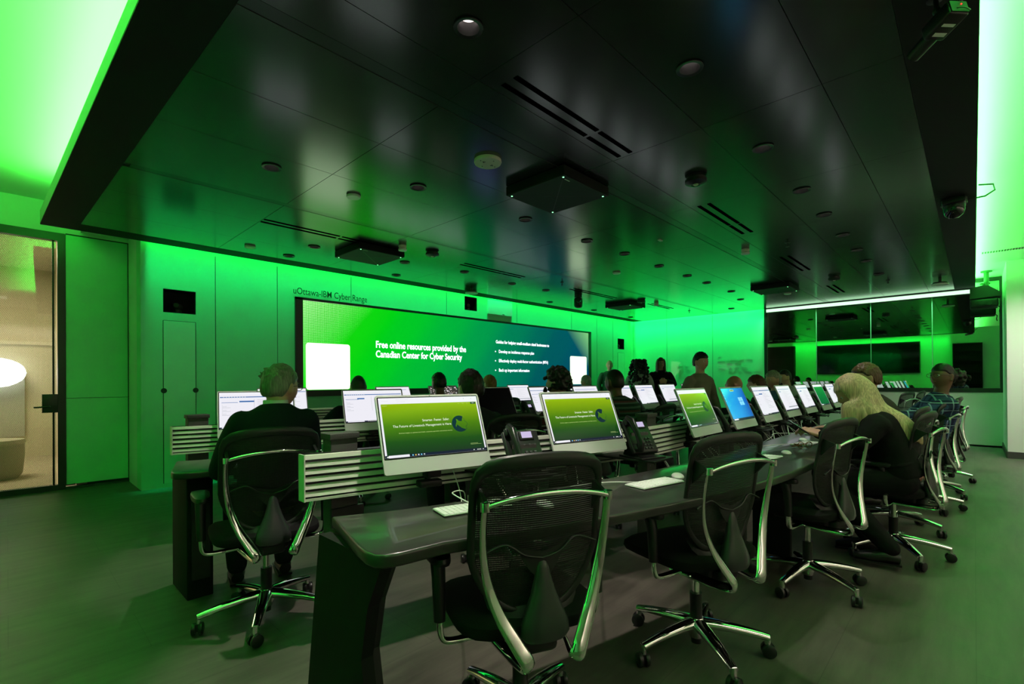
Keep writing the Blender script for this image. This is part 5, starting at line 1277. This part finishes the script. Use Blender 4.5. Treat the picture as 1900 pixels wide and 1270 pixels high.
person('man with a balding dark head and dark striped shirt at the middle desk',(4.13,2.55,0),R_(-10),hair='cropped',hcol=(.02,.012,.008),skin=M_skind,top=((.012,.03,.022),[('Z',.045,.2,(.10,.16,.13)),('Z',.09,.8,(.12,.03,.03))]),pelvis=(0,-.14,.56),neckpos=(.05,.02,1.035),elbows=[(-.30,.12,.82),(.42,.16,.86)],hands=[(-.1,.40,.80),(.62,.34,.80)],W=1.15,fat=.6,hs=1.06)
person('bald man standing by the green wall in a dark green shirt, facing the camera',(10.0,6.33,0),R_(135),pose='stand',hair='none',skin=M_skin2,top=((.02,.10,.06),None),pants=(.02,.02,.022),neckpos=(0,0,1.43),headpos=(0,.02,1.585),look=(R_(-8),R_(-3)),eyes=True,tname='shirt',vox=.008)
def longcurl(b,MH,hm,hp,nk):
    rn=random.Random(8)
    for k in range(380):
        a=rn.uniform(0,1); z=.12-.72*a; w_=.135+.065*math.sin(min(1,a*1.2)*PI)-.0*a
        q=rn.uniform(0,2*PI); b.ball(hp+Vector((w_*math.cos(q)*rn.uniform(.7,1),-.03-.09*a+.11*math.sin(q)*(1 if math.sin(q)<0 else .35),z)),rn.uniform(.022,.038),hm,n=1)
    return b
person('standing woman with long black curly hair, back to the camera',(8.95,4.96,0),R_(-70),pose='stand',hair='curly',hcol=(.006,.005,.004),top=((.42,.45,.42),None),pants=(.01,.03,.02),neckpos=(0,0,1.36),headpos=(0,.02,1.51),long_hair=longcurl,tname='blouse')
def straight(b,MH,hm,hp,nk,L=.36,w0=.082,n=46,bend=None):
    for k in range(n):
        q=R_(-38)+(R_(256))*k/(n-1)   # from right front around the back to left front
        c,s=math.cos(q),-math.sin(q)
        P=[MH@Vector((c*.060,s*.07,.085)),MH@Vector((c*w0*1.05,s*.095,.02)),MH@Vector((c*w0*1.12,s*.095,-.10)),MH@Vector((c*w0*1.15,s*.09,-.22)),MH@Vector((c*w0*1.05,s*.085,-L))]
        b.tube(smooth_path(P,4),[.016]*17,hm,6)
    return b
person('woman with long straight hair and glasses in a black blazer, standing with clasped hands',(9.45,4.74,0),R_(128),pose='stand',hair='short',hcol=(.10,.05,.025),skin=M_skin,top=((.006,.006,.008),None),pants=(.006,.006,.008),neckpos=(0,0,1.41),headpos=(0,.02,1.57),elbows=[(-.27,.04,1.13),(.27,.04,1.13)],hands=[(-.07,.24,1.20),(.07,.24,1.20)],palm=[(0,1,.2),(0,1,.2),(1,.2,-.1),(-1,.2,-.1)],glasses=True,eyes=True,long_hair=straight,tname='blazer',vox=.008)
def bob(b,MH,hm,hp,nk): return curls(b,MH,hm,hp,nk,n=110,R=1.3,seed=5,rad=.026)
person('person in a beige top standing in front of the whiteboard wall',(6.18,2.56,0),R_(160),pose='stand',hair='thick',hcol=(.012,.012,.010),skin=M_skin,top=((.20,.19,.13),None),pants=(.05,.05,.045),W=.9,neckpos=(0,0,1.29),pelvis=(0,0,.84),headpos=(0,.02,1.45),elbows=[(-.26,-.02,1.02),(.26,-.02,1.02)],hands=[(-.25,.08,.80),(.25,.08,.80)],eyes=True,tname='shirt')
person('bald reddish head behind the bright blue screen',(6.6,2.22,0),R_(10),hair='none',skin=mat('skin_ruddy',(.5,.20,.12),.4),top=((.03,.03,.04),None),pelvis=(0,-.05,.56),neckpos=(0,.02,.985))
person('person with reddish-brown hair right of the bald reddish head',(7.25,2.17,0),R_(5),hair='thick',hcol=(.10,.03,.015),skin=M_skin,top=((.02,.02,.02),None),pelvis=(0,-.05,.56),neckpos=(0,0,.975),hs=1.1)
person('grey-haired man in a blue shirt facing left, behind the middle of the front desk',(7.85,2.10,0),R_(25),hair='thick',hcol=(.30,.29,.22),skin=M_skin,top=((.07,.12,.22),None),pelvis=(0,-.05,.56),neckpos=(0,.02,1.045),look=(R_(35),0),hs=1.1,tname='shirt')
person('dark-haired man with a pale collar, rightmost of the row in front of the dark window',(8.95,2.22,0),R_(20),hair='short',hcol=(.015,.012,.010),skin=M_skin,top=((.35,.35,.36),None),pelvis=(0,-.05,.56),neckpos=(0,.02,1.09),look=(R_(30),0),tname='shirt')
person('brown-haired person almost hidden behind the blonde woman',(4.98,.50,0),R_(8),hair='thick',hcol=(.12,.06,.025),skin=M_skin,top=((.04,.03,.03),None),pelvis=(0,-.02,.56),neckpos=(0,.12,1.06),elbows=[(-.27,.15,.80),(.27,.15,.80)],hands=[(-.15,.42,.79),(.15,.42,.79)],look=(R_(20),0))
# --- blonde woman, leaning forward, phone in her hands
def blonde(b,MH,hm,hp,nk):
    rn=random.Random(21)
    for k in range(130):
        q=R_(-30)+R_(240)*k/129; c,s=math.cos(q),-math.sin(q); j=rn.uniform(-.012,.012)
        back=max(0,s*-1)  # strands at the back slide outward and down the back
        P=[MH@Vector((c*.030,s*.045,.113)),MH@Vector((c*.078,s*.092,.060)),MH@Vector((c*.092,s*.108,-.04)),
           hp+Vector((c*.108+j,s*.10-back*.075,-.10)),hp+Vector((c*.115+j,s*.10-back*.19,-.19)),hp+Vector((c*.105+j,s*.09-back*.28,-.30-rn.uniform(0,.05)+.05*(1-back)))]
        b.tube(smooth_path(P,5),[.014]*10+[.017]*6+[.021]*6+[.018,.014,.010,.006],hm,6)
    return b
t=person('woman with very long straight blonde hair leaning over a phone at the front desk',(4.12,.38,0),R_(10),hair='short',hcol=(.62,.45,.27),skin=M_skin,top=((.006,.007,.007),None),pants=(.008,.008,.009),pelvis=(0,-.02,.56),neckpos=(-.02,.16,1.00),headpos=(-.03,.235,1.135),look=(R_(8),R_(-38)),
 elbows=[(-.27,.20,.80),(.20,.22,.80)],hands=[(-.17,.42,.835),(-.06,.45,.835)],palm=[(-.4,-.2,.8),(.4,-.2,.8),(.3,.9,.3),(-.2,.9,.3)],fc=[.75,.7,.65,.7],long_hair=blonde,vox=.007,ankles=[(-.2,.05,.12),(.10,.15,.10)],knees=[(-.13,.40,.52),(.12,.42,.52)])
b=MB(); b.bevbox((0,0,0),(.075,.15,.009),.004,mat('phone_case_black',(.006,.006,.007),.3)); b.quad([(-.034,-.07,.0047),(.034,-.07,.0047),(.034,.07,.0047),(-.034,.07,.0047)],MATS['off_display_glass'])
o=b.build('smartphone',loc=Matrix.Rotation(R_(14),4,'Z')@Vector((-.115,.565,0))+Vector((4.12,.38,.882)),rot=(R_(35),0,R_(14))); tag(o,'black smartphone in the hands of the blonde woman','smartphone')
# --- person in blue plaid, leaning back, arm stretched to the desk
def bun(b,MH,hm,hp,nk):
    rn=random.Random(9)
    for k in range(110):
        d=Vector((rn.gauss(0,1),rn.gauss(0,1),rn.gauss(0,1))).normalized(); b.ball(MH@(Vector((0,-.145,.0))+d*rn.uniform(.05,.085)),rn.uniform(.014,.024),hm,n=1)
    return b
person('dark-haired person in a blue plaid shirt leaning back at the right',(6.0,.36,0),R_(22),hair='short',hcol=(.010,.009,.008),skin=M_skind,top=((.03,.06,.14),[('Z',.07,.4,(.006,.01,.03)),('X',.08,.4,(.008,.012,.04)),('Z',.07,.94,(.25,.4,.5)),('Y',.09,.93,(.25,.4,.5))]),pants=(.012,.02,.04),pelvis=(0,.0,.56),neckpos=(.03,-.16,1.06),headpos=(.03,-.17,1.235),look=(R_(30),R_(4)),
 elbows=[(-.26,.12,.88),(.27,.05,.80)],hands=[(-.30,.40,.86),(.17,.30,.72)],eyes=True,glasses=True,long_hair=bun,tname='plaid_shirt',vox=.008,hs=1.04)
